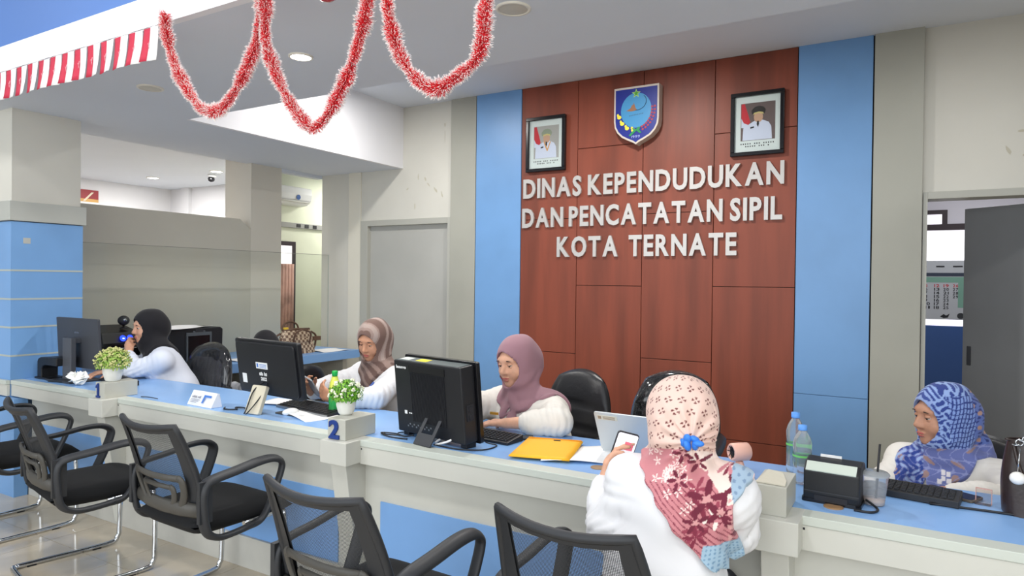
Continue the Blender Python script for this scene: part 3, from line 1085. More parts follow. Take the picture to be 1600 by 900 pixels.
def garland(name, pts, label):
    path = curve_pts([(p[0], YG, p[1]) for p in pts], 14)
    # even spacing
    rng = random.Random(len(label) * 7 + 3)
    core = MB()
    core.tube(path, .004, 6)
    g = core.build(name, M_string)
    tag(g, label, 'garland', 'red tinsel garlands on the beam')
    segs = []
    tot = 0
    for a, b in zip(path[:-1], path[1:]):
        segs.append((tot, a, b, (b - a).length))
        tot += (b - a).length
    vr, fr, vw, fw = [], [], [], []
    n = int(tot * 8200)
    j = 0
    for k in range(n):
        s = tot * k / n
        while j < len(segs) - 1 and s > segs[j][0] + segs[j][3]:
            j += 1
        s0, a, b, l = segs[j]
        p = a.lerp(b, min(1, (s - s0) / l))
        t = (b - a).normalized()
        nrm = t.orthogonal().normalized()
        ang = rng.random() * 2 * PI
        d = Quaternion(t, ang) @ nrm
        d = (d + t * rng.uniform(-.7, .7)).normalized()
        q = .85 + .15 * math.sin(s * 23) + .1 * math.sin(s * 61 + 1)
        L = (.029 + .012 * rng.random()) * q
        wdt = .0008
        side = d.cross(Vector((rng.uniform(-1, 1), rng.uniform(-1, 1), rng.uniform(-1, 1)))).normalized() * wdt
        m_ = p + d * (L * .76)
        e_ = p + d * L
        o = len(vr)
        vr += [p - side, p + side, m_ + side, m_ - side]
        fr.append((o, o + 1, o + 2, o + 3))
        o = len(vw)
        vw += [m_ - side * 1.1, m_ + side * 1.1, e_ + side * .6, e_ - side * .6]
        fw.append((o, o + 1, o + 2, o + 3))
    for nm, v, f, m in (('red_tinsel', vr, fr, M_tred), ('white_tip', vw, fw, M_twht)):
        me = bpy.data.meshes.new(nm)
        me.from_pydata([tuple(x) for x in v], [], f)
        o = link(nm, me, m, g)
        o['kind'] = 'stuff'
    return g


garland('tinsel_garland', [(-2.835, 2.655), (-2.83, 2.58), (-2.78, 2.45), (-2.70, 2.33), (-2.60, 2.225), (-2.51, 2.188), (-2.43, 2.205), (-2.33, 2.29), (-2.25, 2.41), (-2.215, 2.53), (-2.20, 2.66)],
        'red and white tinsel garland swag beside the last paper flag')
garland('tinsel_garland', [(-2.195, 2.66), (-2.185, 2.56), (-2.185, 2.43), (-2.12, 2.28), (-2.03, 2.15), (-1.94, 2.065), (-1.90, 2.063), (-1.83, 2.12), (-1.75, 2.23), (-1.70, 2.34), (-1.665, 2.45), (-1.655, 2.56), (-1.65, 2.66)],
        'deepest red and white tinsel garland swag, middle of the three')
garland('tinsel_garland', [(-1.60, 2.66), (-1.575, 2.53), (-1.565, 2.42), (-1.525, 2.29), (-1.465, 2.20), (-1.40, 2.145), (-1.34, 2.13), (-1.27, 2.16), (-1.20, 2.20), (-1.175, 2.27), (-1.17, 2.35), (-1.145, 2.42), (-1.12, 2.53), (-1.10, 2.66)],
        'red and white tinsel garland swag nearest the shield crest')
oc = tag(MB().ell((0, 0, 0), (.052, .052, .052), 20, 12).build('ball_ornament', mat('red_ball', (176, 26, 40), .25, coat=.5)), 'red ball ornament peeking in at the top edge above the swags', 'ornament')
oc.location = (-1.86, 1.8, 2.566)
oh = MB().tube([(0, 0, .05), (0, 0, .09)], .004, 6).build('hanger', M_string, oc)

bt = thing('flag_bunting', 'string of small red and white paper flags along the white ceiling beam', 'bunting', (-3.7, 1.845, 2.65))
MB().tube([(-1.2 + k * .08, 0, -.006 - .006 * math.sin(k * .9) ** 2) for k in range(25)], .0018, 5).build('string', M_paper, bt)
M_fr = mat('flag_red', (190, 44, 70), .7)
M_fw = mat('flag_white', (240, 238, 238), .7)
M_fp = mat('flag_mark', (226, 160, 170), .7)
for k in range(15):
    x = -1.02 + k * .1185
    rr = random.Random(k)
    tilt = rr.uniform(-.05, .05)

    def fl(u, v, a, b, off=0):
        xx = a + (b - a) * u
        return (xx + tilt * v * .1 - .004 * v, -.004 - off - .012 * v * v - .008 * math.sin(3 * (xx * 10) + k) * v, -.012 - .155 * v + rr.uniform(0, 0))
    f_ = MB().grid(lambda u, v: fl(u, v, 0, .05), 3, 6).build('flag', M_fr, bt, fix=False, solid=.0008)
    f_.location.x = x
    w_ = MB().grid(lambda u, v: fl(u, v, .05, .108), 3, 6).build('white_half', M_fw, f_, fix=False, solid=.0008)
    mk = MB()
    mk.tube([(.042, -.012, -.085), (.049, -.013, -.095), (.057, -.0125, -.076)], .0016, 5)
    mk.tube([(.049, -.013, -.095), (.050, -.0125, -.11)], .0014, 5)
    mk.build('mark_print', M_fp, f_)


# ------------------------------------------------------------------ lamps in the ceiling
M_lamp = mat('lamp_lit', (255, 255, 250), .4, emit=((255, 253, 246), 14))
M_lampoff = mat('lamp_off', (196, 192, 180), .4)


def downlight(x, y, z, r, lit, label, power=0):
    t = thing('ceiling_downlight', label, 'lamp', (x, y, z))
    MB().lathe([(r * 1.22, 0), (r * 1.2, -.006), (r, -.008), (r, 0)], 28, False).build('rim', mat('lamp_rim', (226, 222, 210), .4), t)
    MB().lathe([(r, -.005), (r * .5, -.007), (0.0001, -.0075)], 28, False).build('diffuser', M_lamp if lit else M_lampoff, t)
    if lit:
        area_light('lamp_light', (x, y, z - .012), (0, 0, 0), r * 1.8, r * 1.8, power, (1, .97, .92), 'DISK')


downlight(-2.752, 2.489, 2.655, .052, True, 'lit round ceiling lamp seen between the tinsel swags', 13)
downlight(-1.472, 2.485, 2.655, .062, False, 'unlit round ceiling lamp beside the third tinsel swag', 0)
downlight(-4.02, 2.459, 2.655, .062, False, 'unlit round ceiling lamp nearest the paper flags', 0)
downlight(-8.50, 5.24, 2.79,   .064, True, 'lit ceiling lamp in the room past the partition, left one of two', 22)
downlight(-7.27, 5.28, 2.79,   .064, True, 'lit ceiling lamp in the room past the partition, nearer the cream column', 22)

# far room fittings
ac = thing('air_conditioner', 'white wall air conditioner in the passage past the cream column', 'air conditioner', (-6.5, 5.55, 2.49))
MB().prism([(-.0, -.11), (.12, -.10), (.19, -.05), (.205, .02), (.19, .10), (.0, .115)], -.55, .35, 'y').build('casing', M_white, ac, .012)
bx('outlet_flap', mat('ac_flap', (206, 206, 200), .4), .10, .195, -.53, .33, -.075, -.062, ac)
MB().lathe([(.03, 0), (.03, .003)], 18).build('badge_print', mat('ac_badge', (40, 90, 160), .4), ac).matrix_local = frame((.203, .13, -.02), (0, 1, 0), (.1, 0, 1))
strip = thing('power_strip', 'grey trunking with black sockets below the air conditioner', 'socket', (-6.5, 5.7, 2.15))
bx('trunking', mat('trunking_grey', (150, 150, 146), .5), 0, .03, -.4, .9, -.03, .03, strip, .002)
for y in (.14, .27, .40):
    bx('socket', M_black, .03, .036, y - .03, y + .03, -.02, .02, strip)
cc = thing('dome_camera', 'small black security camera under the ceiling of the far room', 'camera', (-7.55, 5.42, 2.79))
MB().lathe([(.05, 0), (.05, -.03), (.035, -.035)], 16).build('base', M_white, cc)
MB().ell((0, -.01, -.06), (.036, .045, .036), 14, 8).build('lens_ball', M_blackg, cc)
pb = thing('notice_board', 'small red and yellow notice on the far room wall beside the left column', 'notice', (-9.45, 4.92, 2.55))
bx('board', mat('notice_red', (150, 40, 48), .5), 0, .015, -.1, .14, -.02, .10, pb)
bx('board_band', mat('notice_ochre', (206, 160, 90), .5), 0, .016, -.1, .14, -.06, -.02, pb)
bx('board_base', M_paper, 0, .015, -.1, .14, -.12, -.06, pb)
MB().prism([(-.06, -.05), (-.03, -.05), (.08, .07), (.05, .07)], .016, .018, 'x').build('slash_mark', mat('notice_cream', (226, 214, 190), .5), pb)

# ------------------------------------------------------------------ things on the counter
def cable(name, pts, r, m, label, z0=None, group='loose cables on the counter'):
    o = MB().tube(curve_pts(pts, 6), r, 6).build(name, m)
    return tag(o, label, 'cable', group)


Z = ZT + .0005

def strokes(name, w, h, n, m, parent, M, skip=(), thick=.55):
    """a line of print too small to read: a row of short upright strokes"""
    mb = MB()
    mb.M = M
    for k in range(n):
        if k in skip:
            continue
        x = w * k / n
        hh = h * (.75 + .25 * ((k * 7) % 3) / 2)
        mb.box(x, x + w / n * thick, 0, hh, 0, .0005)
        if k % 2:
            mb.box(x, x + w / n * .9, hh * .4, hh * .55, 0, .0005)
    return mb.build(name, m, parent, fix=False)


# monitor with broad stand (seat 1)
mo = thing('computer_monitor', 'slim charcoal monitor seen from behind on a broad column stand beside post 1', 'monitor', (-4.99, 2.52, Z))
M_mon = mat('graphite_plastic', (64, 66, 72), .45)
sc_ = MB()
sc_.M = Matrix.Translation((0, .03, .085)) @ Matrix.Rotation(R(3), 4, 'X')
sc_.rbox(-.265, .265, 0, .018, 0, .345, .006, 2, 'y')
sc_.build('panel', M_mon, mo, .002)
MB().rbox(-.07, .07, .015, .032, .335, .347, .003, 2, 'z').build('camera_hump', M_mon, mo)
MB().prism([(-.055, .012), (.055, .012), (.055, .295), (-.055, .295)], -.05, -.015, 'y').build('stand_column', mat('stand_graphite', (78, 80, 86), .4), mo, .004)
bx('stand_arm', M_mon, -.05, .05, -.02, .035, .26, .292, mo, .003)
MB().rbox(-.16, .16, -.11, .10, 0, .012, .01, 3, 'z').build('stand_base', M_dark, mo, .002)
strokes('maker_print', .06, .012, 7, mat('faint_print', (104, 112, 128), .5), mo, frame((-.03, .0155, .325), (1, 0, 0), (0, -.05, 1)), (), .7)

ar = thing('desk_scanner', 'black arch-shaped desk device beside the blue column', 'scanner', (-5.17, 2.45, Z))
pts = [(-.13, 0), (-.13, .12), (-.118, .14), (-.09, .15), (.10, .16), (.13, .155), (.13, .10), (-.02, .10), (-.055, .092), (-.07, .07), (-.07, 0)]
MB().prism(pts, -.02, .09, 'y').build('arch_body', M_black, ar, .006)
MB().rbox(-.15, .06, -.03, .10, 0, .012, .01).build('base_plate', M_black, ar)

ts = tag(MB().build('crumpled_tissue', M_paper) if False else None, '', '') if False else None
rt = random.Random(5)
tm = MB()
for k in range(16):
    a_ = rt.random() * 2 * PI
    tm.M = Matrix.Translation((-4.75 + rt.uniform(-.035, .035), 2.425 + rt.uniform(-.02, .02), Z + .036 + rt.uniform(0, .022))) @ Euler((rt.uniform(-1, 1), rt.uniform(-1, 1), a_)).to_matrix().to_4x4()
    tm.grid(lambda u, v: ((u - .5) * .07, (v - .5) * .05, .012 * math.sin(5 * u + k) * math.cos(4 * v)), 4, 4)
tis = tag(tm.build('crumpled_tissue', mat('tissue', (244, 244, 240), .9), solid=.0008), 'crumpled white tissue beside the base of the charcoal monitor', 'tissue')

kb = thing('keyboard', 'black keyboard beside the first potted plant', 'keyboard', (-4.62, 2.62, Z), R(-14))


def keyboard(root, w, d, h, m=M_black, tilt=.018):
    MB().prism([(-d / 2, 0), (d / 2, 0), (d / 2, h + tilt), (-d / 2, h)], -w / 2, w / 2, 'x').build('case', m, root, .003)
    ks = MB()
    nx, ny = int(w / .019) - 1, 6
    for j in range(ny):
        for i in range(nx):
            x = -w / 2 + .012 + i * (w - .024) / nx
            y = -d / 2 + .012 + j * (d - .024) / ny
            zz = h + tilt * (y + d / 2) / d
            ks.box(x + .001, x + .0155, y + .001, y + (d - .024) / ny - .002, zz - .002, zz + .005)
    o = ks.build('keys', mat('key_black', (32, 33, 37), .5), root, fix=False)
    o['kind'] = 'stuff'


keyboard(kb, .40, .13, .016)


def potted_plant(loc, s, label, white, pale):
    t = thing('potted_plant', label, 'plant', loc)
    MB().lathe([(.034 * s, 0), (.044 * s, .012 * s), (.055 * s, .05 * s), (.058 * s, .082 * s), (.060 * s, .088 * s), (.054 * s, .088 * s), (.05 * s, .075 * s), (.0001, .072 * s)], 26).build('pot', mat('white_ceramic', (238, 238, 232), .3), t)
    rr = random.Random(int(s * 1000))
    lv = [MB(), MB()]
    for k in range(900):
        th = rr.random() * 2 * PI
        ph = rr.uniform(-.25, 1.0) * PI / 2
        q = rr.uniform(.72, 1.0)
        c = Vector((math.cos(ph) * math.cos(th) * .094 * s * q, math.cos(ph) * math.sin(th) * .094 * s * q, .112 * s + math.sin(ph) * .085 * s * q))
        d = (c - Vector((0, 0, .09 * s))).normalized()
        mb = lv[k % 2]
        a = d.orthogonal().normalized()
        a = Quaternion(d, rr.random() * 6.28) @ a
        b = d.cross(a)
        L = rr.uniform(.008, .014) * s
        p0, p1 = c - a * L, c + a * L
        mb.add([tuple(p0), tuple(c + b * L * .5 + d * .004), tuple(p1 + d * .006), tuple(c - b * L * .5 + d * .004)], [(0, 1, 2, 3)])
    for i, m in enumerate((mat('leaf_green_bright', (128, 186, 52), .5), mat('leaf_green_deep', (84, 146, 40), .5)) if not pale else (mat('leaf_pale_green', (176, 196, 108), .5), mat('leaf_mid_green', (140, 178, 70), .5))):
        o = lv[i].build('foliage', m, t, fix=False)
        o['kind'] = 'stuff'
    fl = MB()
    fc = mat('blossom_white', (236, 238, 214), .6) if white else mat('blossom_pinkish', (196, 196, 132), .6)
    for k in range(20 if white else 70):
        th = rr.random() * 2 * PI
        ph = rr.uniform(-.1, .9) * PI / 2
        c = Vector((math.cos(ph) * math.cos(th) * .10 * s, math.cos(ph) * math.sin(th) * .10 * s, .118 * s + math.sin(ph) * .08 * s))
        for q in range(9 if white else 4):
            fl.ell(tuple(c + Vector((rr.uniform(-1, 1), rr.uniform(-1, 1), rr.uniform(-1, 1))) * .010 * s), (.0056 * s,) * 3, 6, 4)
    o = fl.build('blossoms', fc, t, fix=False)
    o['kind'] = 'stuff'
    st = MB()
    for k in range(9):
        a = 2 * PI * k / 9
        st.tube([(0, 0, .07 * s), (.03 * s * math.cos(a), .03 * s * math.sin(a), .12 * s)], .002 * s, 5)
    st.build('stem', mat('stem_green', (84, 110, 50), .6), t)
    return t


potted_plant((-4.13, 2.305, .8735), .98, 'small pale green artificial plant in white pot on post 1', False, True)
potted_plant((-2.262, 2.335, .8735), .80, 'small bright green artificial plant with white blossoms on post 2', True, False)

# name stand
nm = thing('name_stand', 'white angled desk sign with blue print lying between posts 1 and 2', 'sign', (-3.43, 2.425, Z), R(-3))
MB().prism([(-.035, 0), (.035, 0), (.02, .075), (.006, .078)], -.115, .115, 'x').build('wedge', mat('acrylic_white', (236, 238, 244), .25), nm, .002)
Mn = frame((-.10, -.0345, .012), (1, 0, 0), (0, .55, 1))
strokes('title_print', .085, .015, 9, mat('grey_print', (120, 122, 134), .6), nm, Mn @ Matrix.Translation((.015, .032, .004)), (5,))
sm = MB()
sm.M = Mn
for k, w_ in enumerate((.085, .075, .06)):
    sm.box(.012, .012 + w_, .022 - k * .008, .0245 - k * .008, .003, .0042)
sm.build('line_print', _mats['grey_print'], nm)
pb_ = MB()
pb_.M = Mn
pb_.box(.122, .188, .044, .056, .003, .0045)
pb_.box(.122, .135, .008, .044, .003, .0045)
pb_.build('blue_print', mat('print_blue', (70, 120, 200), .5), nm)

# all-in-one on a beige slanted stand (seat between 1 and 2)
m2 = thing('desktop_computer', 'black all-in-one computer seen from behind on a slanted beige stand', 'computer', (-2.985, 2.49, Z), R(-6))
pm = MB()
pm.M = Matrix.Translation((0, .02, .085)) @ Matrix.Rotation(R(8), 4, 'X')
pm.rbox(-.283, .283, 0, .028, 0, .305, .012, 3, 'y')
pm.build('panel', M_black, m2, .004)
pm = MB()
pm.M = Matrix.Translation((0, .02, .085)) @ Matrix.Rotation(R(8), 4, 'X')
pm.rbox(-.265, .265, -.0125, .002, .015, .29, .02, 3, 'y')
pb2 = pm.build('rear_cover', M_black, m2, .004)
Mp = Matrix.Translation((0, .02, .085)) @ Matrix.Rotation(R(8), 4, 'X') @ frame((0, -.0125, 0), (1, 0, 0), (0, 0, 1))
sk = MB()
sk.M = Mp
sk.box(-.085, .02, .150, .185, 0, .001)
sk.build('white_sticker', M_white, m2)
sk = MB()
sk.M = Mp
sk.box(-.078, -.063, .157, .178, .001, .0016)
for k in range(3):
    sk.box(-.052, .01, .156 + k * .008, .159 + k * .008, .001, .0016)
sk.build('sticker_print', _mats['print_blue'], m2)
sk = MB()
sk.M = Mp
sk.box(-.225, -.185, .06, .112, 0, .001)
sk.build('licence_sticker', M_white, m2)
strokes('white_print', .07, .020, 8, M_white, m2, Mp @ Matrix.Translation((-.062, .112, 0)), (4,), .7)
text_flat('white_print', '2022', .052, .018, M_white, m2, Mp @ Matrix.Translation((-.052, .086, 0)), .06)
st = MB()
st.M = frame((-.01, -.085, 0), (1, .15, 0), (.10, .42, 1))
st.rbox(-.05, .055, 0, .155, -.012, .012, .008, 2, 'z')
st.build('easel_stand', mat('beige_stand', (206, 198, 178), .45), m2, .003)
cb = MB()
cb.tube(curve_pts([(-.03, .0, .16), (-.035, -.06, .12), (-.03, -.105, .03), (-.03, -.12, .004)], 5), .004, 6)
cb.tube(curve_pts([(.0, .0, .16), (.02, -.05, .10), (.0, -.10, .03), (-.015, -.12, .004)], 5), .003, 6)
cb.build('cable', M_black, m2)

ms = thing('computer_mouse', 'black and white mouse on the blue worktop below the all-in-one computer', 'mouse', (-2.84, 2.52, Z))
MB().rbox(-.085, .085, -.035, .035, 0, .006, .012).build('mouse_pad', M_dark, ms)
MB().ell((0, 0, .012), (.032, .05, .02), 16, 8).build('mouse_body', M_white, ms)
kb2 = thing('keyboard', 'long black keyboard with silver edge before the woman in the striped headscarf', 'keyboard', (-2.83, 2.66, Z), R(-8))
keyboard(kb2, .46, .14, .014)
bx('edge_trim', M_steel, -.232, .232, -.074, -.069, .0, .012, kb2, .001)


def paper(name, x, y, z, w, h, rz, label, curl=.004, m=M_paper, cat='paper'):
    o = MB().grid(lambda u, v: ((u - .5) * w, (v - .5) * h, curl * (math.sin(4 * u + 3 * v) + 1)), 8, 8).build(name, m, None, solid=.0012)
    o.location = (x, y, z)
    o.rotation_euler = (0, 0, rz)
    return tag(o, label, cat)


paper('paper_sheet', -2.72, 2.56, Z, .30, .20, R(-20), 'white papers under the keyboard of the woman in the striped headscarf')
paper('paper_sheet', -3.12, 2.74, Z, .25, .2, R(15), 'white papers lying behind the all-in-one computer')
paper('paper_sheet', -1.19, 2.585, Z, .30, .28, R(25), 'white papers sticking out under the yellow envelope', .006)
env = thing('document_envelope', 'yellow document envelope lying on white papers before the laptop', 'envelope', (-1.325, 2.565, Z + .014), R(15))
MB().grid(lambda u, v: ((u - .5) * .25, (v - .5) * .33, .004 * math.sin(3 * u) * v), 8, 8).build('sleeve', mat('yellow_card', (248, 180, 28), .6), env, solid=.005)
bx('string_tie', M_ink, .0, .03, .125, .132, .003, .006, env)
bx('flap_edge', mat('yellow_card_dark', (222, 150, 20), .6), -.12, .12, .152, .156, .002, .0065, env)

# green soft drink bottle
bo = thing('drink_bottle', 'green soft drink bottle with yellow label beside the second plant', 'bottle', (-2.66, 2.66, Z))
MB().lathe([(.0001, 0), (.026, 0), (.031, .008), (.032, .03), (.030, .05), (.032, .07), (.031, .10), (.030, .105)], 22).build('body', mat('green_pet', (60, 200, 96), .08, trans=.55, ior=1.33), bo)
MB().lathe([(.0305, .105), (.031, .13), (.026, .165), (.017, .19), (.0155, .20)], 22, False).build('label_sleeve', mat('yellow_label', (226, 232, 96), .4), bo)
strokes('label_print', .035, .012, 5, mat('green_print', (60, 110, 40), .5), bo, frame((-.0175, -.0305, .132), (1, 0, 0), (0, .15, 1)))
MB().lathe([(.013, .20), (.013, .207)], 18).build('neck', _mats['green_pet'], bo)
MB().lathe([(.0155, .205), (.016, .226), (.014, .230), (.0001, .230)], 18).build('cap', mat('green_cap', (28, 180, 76), .35), bo)

# thick all-in-one with vents (seat 2)
m3 = thing('desktop_computer', 'thick black all-in-one computer with vented back and yellow sticker', 'computer', (-1.83, 2.475, Z), R(-11))
T3 = Matrix.Translation((0, 0, .025)) @ Matrix.Rotation(R(6), 4, 'X')
b3 = MB()
b3.M = T3
b3.prism([(-.222, .0), (.222, 0), (.222, .335), (-.222, .335)], -.05, .03, 'y')
b3.build('case', M_black, m3, .006)
b3 = MB()
b3.M = T3
b3.rbox(-.236, .236, .03, .052, -.012, .345, .008, 2, 'y')
b3.build('screen_panel', M_blackg, m3, .002)
b3 = MB()
b3.M = T3
b3.box(-.205, .205, -.045, .025, .3352, .3362)
b3.build('top_cover', mat('grey_top_cover', (86, 96, 98), .35), m3)
b3 = MB()
b3.M = T3
for k in range(30):
    x = -.11 + k * .0076
    b3.box(x, x + .0036, -.054, -.050, .06, .285)
b3.build('vent_ribs', mat('vent_rib', (34, 35, 40), .35), m3)
b3 = MB()
b3.M = T3
b3.box(-.115, .12, -.0535, -.050, .288, .318)
b3.build('vent_recess', mat('vent_black', (6, 6, 8), .6), m3)
b3 = MB()
b3.M = T3
b3.box(-.09, -.02, -.03, .01, .3362, .3372)
b3.build('yellow_sticker', mat('yellow_sticker', (244, 222, 30), .5), m3)
b3 = MB()
b3.M = T3
b3.box(-.20, -.135, -.03, .012, .3362, .3370)
b3.build('white_sticker', mat('pale_sticker', (206, 212, 208), .5), m3)
text_flat('maker_print', 'lenovo', .068, .014, M_white, m3, T3 @ frame((-.205, -.0502, .298), (1, 0, 0), (0, 0, 1)), .04)
b3 = MB()
b3.M = T3
b3.box(-.165, -.148, -.051, -.050, .088, .104)
for k in range(3):
    b3.box(-.135 + k * .012, -.126 + k * .012, -.051, -.050, .092, .097)
b3.build('spec_print', M_white, m3)
b3 = MB()
b3.M = T3
for k in range(12):
    b3.box(-.15 + k * .014, -.142 + k * .014, -.0515, -.050, .03 + .01 * (k % 2), .037 + .01 * (k % 2))
b3.build('port', M_steel, m3)
b3 = MB()
b3.M = T3
b3.box(.222, .226, -.03, .01, .10, .17)
b3.box(.226, .229, -.02, 0, .105, .125)
b3.box(.226, .229, -.02, 0, .140, .160)
b3.build('side_ports', M_ink, m3)
s3 = MB()
s3.M = frame((.03, -.125, 0), (1, 0, 0), (0.09, .55, .82))
s3.prism([(-.055, 0), (.055, 0), (.055, .13), (.035, .13), (.035, .055), (-.035, .055), (-.035, .13), (-.055, .13)], 0, .007, 'z')
s3.build('prop_stand', M_dark, m3, .002)
for x in (-.19, .19):
    bx('foot', M_black, x - .018, x + .018, -.03, .03, 0, .03, m3, .003)
kb3 = thing('keyboard', 'black keyboard half hidden behind the vented all-in-one computer', 'keyboard', (-1.66, 2.63, Z), R(-6))
keyboard(kb3, .30, .12, .012)

cable('power_cable', [(-2.16, 2.60, Z + .004), (-2.10, 2.55, Z + .012), (-2.02, 2.57, Z + .004), (-2.06, 2.47, Z + .006), (-1.99, 2.43, Z + .006), (-1.93, 2.42, Z + .02)], .0032, M_black, 'black cable snaking left of the vented all-in-one computer')
cable('power_cable', [(-2.13, 2.44, Z + .004), (-2.08, 2.41, Z + .008), (-2.02, 2.43, Z + .008), (-2.07, 2.46, Z + .004), (-2.13, 2.43, Z + .006), (-2.05, 2.395, Z + .004), (-1.95, 2.40, Z + .004)], .0032, M_black, 'black looped cable on the worktop right of post 2')
cable('power_cable', [(-1.80, 2.41, Z + .006), (-1.74, 2.43, Z + .05), (-1.71, 2.40, Z + .03), (-1.78, 2.385, Z + .004)], .005, M_white, 'white cable behind the prop of the vented computer')
cable('power_cable', [(-1.79, 2.385, Z + .004), (-1.66, 2.375, Z + .004), (-1.56, 2.42, Z + .004), (-1.55, 2.52, Z + .004), (-1.60, 2.50, Z + .02), (-1.61, 2.49, Z + .08)], .0032, M_black, 'black cable curling in front of the vented computer')
cable('power_cable', [(-3.27, 2.44, Z + .004), (-3.22, 2.40, Z + .006), (-3.16, 2.43, Z + .006), (-3.22, 2.47, Z + .004), (-3.15, 2.47, Z + .01), (-3.08, 2.45, Z + .006), (-3.06, 2.50, Z + .03)], .004, M_black, 'black cable looped beside the slanted beige stand')
cable('power_cable', [(-5.05, 2.385, Z + .005), (-4.97, 2.40, Z + .008), (-4.92, 2.42, Z + .006), (-5.0, 2.44, Z + .006)], .005, M_black, 'black cable before the base of the charcoal monitor')
cable('power_cable', [(-3.98, 2.39, Z + .002), (-3.90, 2.385, Z + .008), (-3.83, 2.40, Z + .003)], .0025, M_black, 'short black cable end right of post 1')
cable('power_cable', [(-.585, 2.62, Z + .004), (-.50, 2.58, Z + .006), (-.43, 2.56, Z + .004), (-.45, 2.50, Z + .004)], .004, M_black, 'black cable beside the torn number block')
cable('power_cable', [(.06, 2.63, Z + .004), (.25, 2.645, Z + .004), (.42, 2.64, Z + .004)], .004, M_black, 'thin dark cable running along the worktop to the brown handbag')
cable('power_cable', [(-.15, 2.42, Z + .004), (-.10, 2.425, Z + .004), (-.085, 2.47, Z + .004), (-.12, 2.50, Z + .02)], .004, M_black, 'short cable looping out of the label printer')


def phone(name, M, label, m_back, screen=None):
    t = thing(name, label, 'phone', (0, 0, 0))
    t.matrix_world = M
    MB().rbox(-.037, .037, -.078, .078, -.004, .004, .009, 4, 'z').build('case', m_back, t, .0015)
    MB().rbox(-.034, .034, -.074, .074, .004, .0046, .007, 4, 'z').build('screen', screen or M_blackg, t)
    return t


phone('mobile_phone', Matrix.Translation((-1.555, 2.70, Z + .0045)) @ Matrix.Rotation(R(-58), 4, 'Z'), 'dark phone lying flat before the woman in the mauve headscarf', M_black)
phone('mobile_phone', Matrix.Translation((.125, 2.795, Z + .0045)) @ Matrix.Rotation(R(-118), 4, 'Z') @ Matrix.Scale(1.1, 4), 'dark phone lying beside the long keyboard of the woman in blue', mat('phone_bronze', (96, 86, 76), .3))

# laptop, seen from the lid side
lt = thing('laptop', 'silver laptop with raised lid seen from behind beside the yellow envelope', 'laptop', (-.968, 2.69, Z), R(0))
M_lap = mat('laptop_silver', (192, 198, 202), .35, .3)
MB().rbox(-.16, .16, 0, .22, 0, .016, .01, 3, 'z').build('base', M_lap, lt)
ld = MB()
ld.M = Matrix.Translation((0, .0, .016)) @ Matrix.Rotation(R(28), 4, 'X')
ld.rbox(-.16, .16, -.006, 0, 0, .195, .008, 3, 'y')
ld.build('lid', M_lap, lt)
ld = MB()
ld.M = Matrix.Translation((0, .0, .016)) @ Matrix.Rotation(R(28), 4, 'X')
ld.box(-.148, -.06, -.0072, -.006, .160, .182)
ld.build('lid_sticker', mat('sticker_cream', (206, 202, 186), .5), lt)
ld = MB()
ld.M = Matrix.Translation((0, .0, .016)) @ Matrix.Rotation(R(28), 4, 'X')
ld.box(-.144, -.13, -.0080, -.0072, .164, .178)
for k in range(3):
    ld.box(-.122, -.07, -.0080, -.0072, .164 + k * .0055, .166 + k * .0055)
ld.build('sticker_print', mat('sticker_tan', (150, 130, 110), .5), lt)
keyl = bx('key_field', M_dark, -.14, .14, .08, .20, .016, .018, lt)

# pink handheld fan leaning on the armrest side
fn = thing('handheld_fan', 'pale pink handheld fan standing right of the floral headscarf', 'fan', (-.555, 2.66, Z))
fb = MB()
fb.M = Matrix.Translation((0, 0, .084)) @ Matrix.Rotation(R(-46), 4, 'Z') @ Matrix.Rotation(R(90), 4, 'X') @ Matrix.Scale(.80, 4)
fb.lathe([(.036, -.045), (.042, -.040), (.043, .0), (.042, .040), (.036, .046), (.030, .046), (.030, .03), (.0001, .03)], 26)
fb.build('fan_housing', mat('pink_plastic', (238, 186, 168), .4), fn)
fb = MB()
fb.M = Matrix.Translation((0, 0, .084)) @ Matrix.Rotation(R(-46), 4, 'Z') @ Matrix.Rotation(R(90), 4, 'X') @ Matrix.Scale(.80, 4)
fb.lathe([(.028, .031), (.028, .034), (.010, .036), (.0001, .038)], 20)
for k in range(7):
    a = 2 * PI * k / 7
    fb.tube([(.008 * math.cos(a), .008 * math.sin(a), .040), (.034 * math.cos(a + .4), .034 * math.sin(a + .4), .045)], .0022, 5)
fb.build('fan_grille', M_ink, fn)
MB().lathe([(.02, 0), (.019, .03), (.013, .05)], 18).build('handle', _mats['pink_plastic'], fn)

